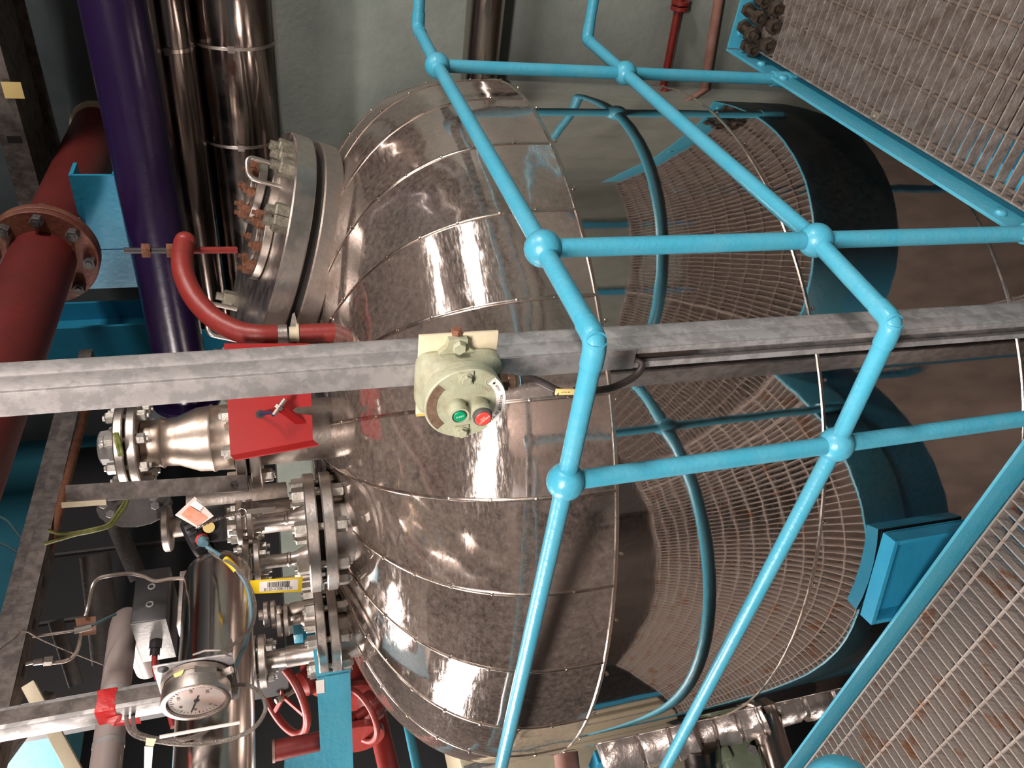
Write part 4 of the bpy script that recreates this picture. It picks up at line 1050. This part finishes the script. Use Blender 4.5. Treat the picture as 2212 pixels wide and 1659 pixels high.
MB().disc(gc + n*.0042, n, .0465, .001, 0, 48).build('glass', 'glass', ga)
def on_case(x, y, k=.0525):
    return pd(x, y, (gc-CAM).length - .045)
o_ = G(.0, 0, -.028)
def side(ad, dz, k):
    a_ = math.radians(ad); rd_ = h*math.cos(a_) + Z*math.sin(a_); return gc + rd_*.0525 + n*k, rd_
c_, rd_ = side(25, 0, -.028); MB().lathe(c_, rd_, [(0, 0), (0, .0095), (.0008, .0095), (.0008, 0)], 24).build('round_sticker', 'paley', ga)
b = MB()
c0_, r0_ = side(-22, 0, -.028)
tn = n.cross(r0_); b.box(c0_ + r0_*.0005, .036, .020, .0012, tn, n, r0_); lab = b.build('maker_plate', 'steel', ga)
c_, rd_ = side(118, 0, -.026); MB().box(c_ + rd_*.004, .03, .026, .004, n.cross(rd_), n, rd_).build('white_clip', 'white', ga)
gl_, gr_ = side(-62, 0, -.026); MB().hexn(gl_ + gr_*.008, gr_, .012, .016).build('capillary_fitting', 'steel', ga)
MB().tube([G(.02, -.0, -.052) + h*.035, G(.062, -.02, -.052), G(.066, -.045, -.045), G(.05, -.06, -.04)], .0022, 8).build('spring_arm', 'steel', ga)
# its strut
gs_ = thing('strut_post', 'galvanised strut hanging from above and carrying the dial thermometer', 'post', G(0, .0, -.066))
ct = G(-.080, 0, -.066)
_l = 2.63-(ct.z-.06)
MB().box(ct + Z*(_l/2-.06), .041, .041, _l, U, V, Z, bevel=.003).build('channel', 'galv', gs_)
MB().box(ct + Z*(_l/2-.06) - V*.0208, .024, .002, _l-.02, U, V, Z).build('slot', 'galvd', gs_)
# red tape around it
tz0 = plane(222, 1555, U, ct.dot(U)).z; tz1 = plane(270, 1555, U, ct.dot(U)).z
tp_ = thing('red_tape', 'red adhesive tape wrapped round the thermometer strut', 'tape', Vector((ct.x, ct.y, (tz0+tz1)/2)))
MB().box(Vector((ct.x, ct.y, (tz0+tz1)/2)), .0445, .0445, tz0-tz1, U, V, Z, bevel=.004).build('wrap', 'tape', tp_)
b = MB(); r0 = [Vector((ct.x, ct.y, tz1+.02)) + n*.024 + V*.0, Vector((ct.x, ct.y, tz1+.012)) + n*.024 + V*.026, Vector((ct.x, ct.y, tz1-.028)) + n*.012 + V*.055, Vector((ct.x, ct.y, tz1-.028)) + n*.010 + V*.02, Vector((ct.x, ct.y, tz1-.002)) + n*.022 - V*.004]
vs = [b.b.verts.new(v) for v in r0]; b.b.faces.new(vs); ex = bmesh.ops.extrude_face_region(b.b, geom=b.b.faces[:])
for e in ex['geom']:
    if isinstance(e, bmesh.types.BMVert): e.co += n*.001
b.build('loose_end', 'tape', tp_)
# coiled capillary
d0 = 1.50
lp_ = [(497, 1487, 1.52), (520, 1479, 1.53), (545, 1484, 1.53), (566, 1503, 1.52), (574, 1528, 1.50), (563, 1556, 1.48), (540, 1578, 1.46), (505, 1594, 1.45), (460, 1604, 1.44), (400, 1608, 1.44), (345, 1602, 1.44), (300, 1592, 1.45), (280, 1577, 1.48), (273, 1550, 1.62), (281, 1520, 1.68), (302, 1494, 1.70), (332, 1477, 1.70), (352, 1470, 1.69)]
ca = thing('capillary_coil', 'coiled ribbed steel capillary hose looping below the dial thermometer', 'hose', pd(420, 1560, 1.45))
MB().tube(smooth([pd(*p) for p in lp_], 8), .0036, 10).build('hose', 'armour', ca)
lp2 = [(353, 1474, 1.70), (325, 1486, 1.71), (300, 1510, 1.70), (288, 1545, 1.63), (292, 1578, 1.49), (315, 1590, 1.46), (345, 1596, 1.455), (390, 1598, 1.46), (430, 1588, 1.50), (455, 1572, 1.53)]
MB().tube(smooth([pd(*p) for p in lp2], 8), .0036, 10).build('hose', 'armour', ca)
quad([pd(316, 1594, 1.43), pd(338, 1596, 1.43), pd(332, 1612, 1.43), pd(314, 1610, 1.43)], 'cream', 'wrap_label', ca)
quad([pd(312, 1612, 1.435), pd(331, 1613, 1.435), pd(327, 1665, 1.435), pd(311, 1665, 1.435)], 'white', 'hanging_label', ca)
MB().cyl(pd(345, 1592, 1.42), pd(517, 1561, 1.44), .0028, seg=10).build('probe', 'white', ca)
# copper tag and fitting
ctg = [pd(162, 1336, 1.95), pd(207, 1331, 1.95), pd(208, 1370, 1.95), pd(170, 1375, 1.95)]
ctt = thing('copper_tag', 'square copper tag wired to a small tube fitting in the dark at left', 'tag', ctg[0].lerp(ctg[2], .5))
quad(ctg, 'copper', 'plate', ctt)
tf = thing('tube_line', 'thin stainless instrument tubing crossing the dark at the left', 'tubing', pd(300, 1240, 1.97))
MB().tube(smooth([pd(408, 1248, 1.97), pd(370, 1250, 1.97), pd(335, 1255, 1.97), pd(310, 1245, 1.97), pd(280, 1239, 1.97), pd(240, 1243, 1.96), pd(213, 1250, 1.96), pd(199, 1268, 1.95), pd(190, 1310, 1.95), pd(184, 1332, 1.94)], 6), .0042, 10).build('tube', 'steeld', tf)
MB().cyl(pd(160, 1362, 1.93), pd(198, 1353, 1.93), .0075, seg=8).build('union', 'steel', tf)
MB().tube([pd(160, 1362, 1.93), pd(120, 1368, 1.93), pd(70, 1375, 1.94)], .003, 8).build('tube', 'steeld', tf)
MB().tube(smooth([pd(198, 1352, 1.93), pd(225, 1338, 1.95), pd(250, 1327, 1.98)], 5), .003, 8).build('tube', 'cableb', tf)
tf2 = thing('tube_line', 'short bent stainless tube with a nut below the copper tag', 'tubing', pd(110, 1430, 1.95))
MB().tube(smooth([pd(55, 1434, 1.95), pd(75, 1430, 1.95), pd(110, 1431, 1.95), pd(140, 1428, 1.95), pd(160, 1416, 1.95), pd(170, 1395, 1.95), pd(174, 1360, 1.95)], 6), .0042, 10).build('tube', 'steeld', tf2)
MB().hexn(pd(104, 1427, 1.945), pd(104, 1427, 1.945)-pd(90, 1428, 1.945), .019, .016).cyl(pd(72, 1431, 1.945), pd(92, 1428, 1.945), .0065, seg=10).build('nut', 'steel', tf2)
wr = thing('wire', 'thin slack wire crossing the dark below the copper tag', 'wire', pd(140, 1400, 1.85))
MB().tube(smooth([pd(0, 1402, 1.7), pd(30, 1380, 1.75), pd(52, 1363, 1.78), pd(90, 1382, 1.85), pd(150, 1408, 1.95), pd(238, 1442, 2.1)], 6), .0016, 6).build('strand', 'armour', wr)
# grey struts in the dark at the left edge
for i, (a0, b0, lb) in enumerate((((62, 1480, 2.4), (170, 1680, 2.3), 'pale bracing strut crossing the dark corner behind the thermometer post'), ((-10, 1660, 2.6), (110, 1500, 2.7), 'dull bracing strut in the dark corner at lower left'))):
    p_, q_ = pd(*a0), pd(*b0); d_ = (q_-p_).normalized(); x_, y_ = perp(d_)
    solo(MB().box((p_+q_)/2, (q_-p_).length, .028, .03, d_, x_, y_, bevel=.003), 'bracing_strut', 'cream' if i == 0 else 'galvd', lb, 'strut')
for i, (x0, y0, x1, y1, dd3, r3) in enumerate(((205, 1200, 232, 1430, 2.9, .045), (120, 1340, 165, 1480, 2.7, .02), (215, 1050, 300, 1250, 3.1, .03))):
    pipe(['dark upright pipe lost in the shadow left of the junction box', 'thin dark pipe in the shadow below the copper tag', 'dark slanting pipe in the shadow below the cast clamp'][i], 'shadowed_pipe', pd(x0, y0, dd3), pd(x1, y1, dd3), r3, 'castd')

# ------------------------------------------------------------------ red valves and blue bracket, lower left
vw = thing('gate_valve', 'red gate valve with spoked handwheel behind the blue bracket', 'valve', pd(660, 1520, 3.45))
wc = pd(612, 1505, 3.4); wa = (pd(560, 1510, 2.5) - pd(660, 1500, 2.75)).normalized(); wa = (Z*.75 - U*.45 - V*.15).normalized()
wx, wy = perp(wa)
hw = MB().torus(wc, wa, .158, .0158, 48, 12).build('handwheel', 'red', vw)
for i in range(3):
    a_ = 2.1*i+.5; r_ = wx*math.cos(a_) + wy*math.sin(a_); MB().box(wc + r_*.078, .156, .016, .010, r_, wa.cross(r_), wa).build('spoke', 'red', hw)
MB().cyl(wc + wa*.035, wc - wa*.30, .011, seg=14).build('stem', 'brass', vw)
MB().hexn(wc + wa*.018, wa, .024, .016).build('stem_nut', 'brass', vw)
MB().lathe(wc, -wa, [(.07, .02), (.09, .05), (.12, .055), (.13, .075), (.16, .075), (.17, .055), (.26, .07), (.33, .085), (.40, .06), (.42, 0)], 32).build('body', 'red', vw)
MB().cyl(wc - wa*.33 - U*.18, wc - wa*.33 + U*.18, .058, seg=28).build('end_pipes', 'red', vw)
for s in (-.19, .19): MB().disc(wc - wa*.33 + U*s, U, .10, .025, .003, 36).build('flange', 'red', vw)
v2 = thing('gate_valve', 'second red valve half hidden between the blue bracket and the vessel', 'valve', pd(775, 1545, 3.3))
w2 = pd(775, 1545, 3.3)
MB().torus(w2, wa, .11, .012, 40, 12).build('handwheel', 'red', v2)
MB().lathe(w2 + wa*.02, -wa, [(0, .02), (.05, .02), (.06, .06), (.10, .06), (.11, .045), (.22, .07), (.30, .05), (.32, 0)], 28).build('body', 'red', v2)
MB().disc(pd(775, 1590, 3.35), U, .10, .03, .003, 32).build('flange', 'red', v2)
pr = thing('red_pipe', 'short capped red pipe below the red handwheel', 'pipe', pd(640, 1618, 2.5))
MB().cyl(pd(592, 1622, 2.5), pd(692, 1602, 2.5), .029, seg=28).build('pipe_run', 'red', pr)
MB().cyl(pd(588, 1623, 2.5), pd(594, 1622, 2.5), .031, seg=28).build('cap', 'pinkpipe', pr)
bkx = thing('blue_bracket', 'blue steel angle bracket with white sticker left of the side nozzle', 'bracket', pd(722, 1550, 2.3))
vb = ray(720, 1550); vb = (vb - Z*vb.z).normalized(); bx_ = vb.cross(Z).normalized()
def bp_(x, y): return plane(x, y, vb, pd(720, 1550, 2.3).dot(vb))
def plate(poly, depth, m, name, par):
    O = bp_(*poly[0]); P = [((bp_(*q)-O).dot(bx_), (bp_(*q)-O).dot(Z)) for q in poly]
    return MB().prism(O, bx_, Z, P, depth).build(name, m, par, 20)
plate([(684, 1462), (756, 1449), (762, 1636), (690, 1652), (616, 1662), (612, 1690), (764, 1690), (763, 1632), (693, 1618)][:3] + [(764, 1690), (612, 1690), (615, 1640), (692, 1622)], .012, 'blue', 'web', bkx)
o1, o2 = bp_(676, 1404), bp_(690, 1660)
plate([(676, 1404), (684, 1402), (690, 1455), (757, 1447), (757, 1453), (684, 1466)], .012, 'blue', 'rim', bkx)
quad([bp_(682, 1471), bp_(700, 1468), bp_(701, 1497), bp_(684, 1499)], 'white', 'sticker', bkx, .0008, .014)
p0 = pd(797, 1478, 3.7); p1 = pd(842, 1670, 3.5)
pipe('upright looking red pipe just left of the dome', 'red_pipe', p0 + (p0-p1)*.2, p1 + (p1-p0), .042, 'red')
p0 = pd(886, 1590, 3.4); p1 = pd(903, 1670, 3.3)
pipe('slim blue rail left of the dome beyond the red pipe', 'blue_rail', p0 + (p0-p1)*.6, p1 + (p1-p0)*3, .018, 'blue')
# small blue steel pieces glimpsed between valves
solo(MB().box(pd(643, 1352, 2.75), .10, .05, .03, U, V, Z, bevel=.003), 'pipe_clip', 'blue', 'light blue pipe clip glimpsed behind the side nozzle', 'clip')
# lagged, foil wrapped pipework behind the vessel at lower left
def lump(pts, r, seed, m='foil'):
    P = smooth(pts, 12); b = MB()
    b.tube(P, r, 22, rf=lambda i, n_: r*(1 - .16*(abs(math.sin(i*.26+seed)) < .18)))
    for v in b.b.verts:
        q_ = v.co*11; v.co += noise.noise_vector(q_)*.011 + noise.noise_vector(v.co*30)*.004
    return b
tz_ = [(1300, 1640, 3.28), (1380, 1612, 3.28), (1450, 1592, 3.28), (1505, 1578, 3.28)]
fl1 = solo(lump([pd(*p) for p in tz_], .085, 0), 'lagged_pipe', 'foil', 'crumpled foil lagged pipe bend just left of the vessel foot', 'lagging')
fl2 = solo(lump([pd(*p) for p in [(1500, 1580, 3.33), (1560, 1566, 3.33), (1610, 1556, 3.33), (1650, 1545, 3.33)]], .075, 1), 'lagged_pipe', 'foil', 'creased foil lagging over the pale green box', 'lagging')
fl3 = solo(lump([pd(*p) for p in [(1640, 1545, 3.44), (1700, 1528, 3.5), (1760, 1510, 3.55), (1820, 1490, 3.6)]], .07, 2), 'lagged_pipe', 'foil', 'torn foil lagging nearest the rusty grating edge', 'lagging')
gx_ = pd(1592, 1640, 3.53)
gbx = thing('green_box', 'pale green steel box with a bolt below the foil lagging', 'box', gx_)
MB().box(gx_, .22, .30, .26, U, V, Z, bevel=.006).build('body', 'palegreen', gbx)
MB().hexn(pd(1625, 1620, 3.33), -ray(1625, 1620), .035, .02).build('bolt', 'castd', gbx)
MB().box(pd(1565, 1632, 3.34), .05, .05, .04, bevel=.008).build('latch', 'palegreen', gbx)
pipe('dark polished pipe dropping left below the foil lagging', 'clad_pipe', pd(1510, 1600, 3.28), pd(1525, 1720, 3.46), .075, 'dpipe')
pipe('bright clad pipe between the green box and the grating', 'clad_pipe', pd(1655, 1560, 3.38), pd(1690, 1680, 3.28), .06, 'pipe')
pipe('primer coated stub pipe at the foot of the picture left of the vessel', 'stub_pipe', pd(1222, 1625, 3.48), pd(1230, 1700, 3.48), .05, 'pinkpipe')
solo(MB().box(pd(1335, 1640, 3.5), .05, .14, .22, U, V, Z), 'steel_stub', 'blueb', 'deep blue steel stub left of the foil lagged pipe', 'steelwork')
wp = thing('clad_duct', 'cream sheet clad duct at the far left beyond the vessel', 'duct', uv(1.3, 4.6, -.4))
MB().box(uv(1.3, 4.7, .1), 3.2, .5, 1.3, bevel=.01).build('duct_body', 'cream', wp)
for u_ in (.3, 1.1, 1.9, 2.7): MB().box(uv(u_, 4.44, .1), .03, .02, 1.28).build('lap_joint', 'galv', wp)
for u_ in (-.1, 2.6):
    MB().box(uv(u_, 4.0, (LOW+1.6)/2), .12, .12, 1.6-LOW).build('frame_leg', 'blueb', wp)

# ------------------------------------------------------------------ plant around the viewer, seen mirrored in the vessel
for z_, r_, m_, lb in ((1.75, .11, 'dpipe', 'dark clad pipe along the concrete wall to the right of the viewer'), (1.15, .05, 'blueb', 'blue pipe along the concrete wall to the right of the viewer'), (.45, .09, 'castd', 'black pipe along the foot of the concrete wall to the right of the viewer')):
    pipe(lb, 'wall_pipe', uv(-2.4, WVB+.25, z_), uv(3.5, WVB+.25, z_), r_, m_)
for u_ in (.2, 2.4): solo(MB().box(uv(u_, WVB+.12, (CEIL+LOW)/2), .16, .16, CEIL-LOW), 'wall_column', 'blueb', 'blue steel column on the concrete wall to the right of the viewer', 'column', uv(u_, WVB+.12, LOW), 'columns right of the viewer')
cb_ = thing('control_cabinet', 'tall dark cabinet standing behind the viewer, mirrored in the vessel', 'cabinet', uv(-2.4, .3, LOW))
MB().box(uv(-2.4, .3, .2), .5, 1.1, 4.6, bevel=.01).build('body', 'dark', cb_); MB().box(uv(-2.14, .3, .3), .02, 1.0, 3.6, bevel=.006).build('door', 'castd', cb_)
solo(MB().box(uv(-2.3, -1.7, .2), .8, 1.3, 5.0, bevel=.02), 'brick_pier', mat('pink_brown_render', (.30, .235, .205), .8, 0, (.24, .185, .16), 2.5, .7), 'brown rendered pier behind the viewer, mirrored broad in the vessel', 'pier', uv(-2.3, -1.7, LOW))
solo(MB().box(uv(-2.5, 2.4, 1.2), .1, 1.4, .16), 'steel_beam', 'blueb', 'blue cross beam far behind the viewer at left', 'beam')
lt = thing('cable_tray', 'perforated galvanised cable tray low beneath the platform in front of the vessel', 'cable tray', uv(.12, -.47, -1.35))
MB().box(uv(.12, -.47, -1.35), 3.2, .30, .004, (U+V).normalized(), (V-U).normalized()).build('tray_floor', 'galv', lt)
for s in (-1, 1): MB().box(uv(.12, -.47, -1.32) + (V-U).normalized()*.15*s, 3.2, .004, .06, (U+V).normalized(), (V-U).normalized()).build('side_rail', 'galv', lt)
for i in range(26):
    MB().box(uv(.12, -.47, -1.347) + (U+V).normalized()*(-1.5+i*.12), .05, .012, .002, (U+V).normalized(), (V-U).normalized()).build('slot', 'gask', lt)
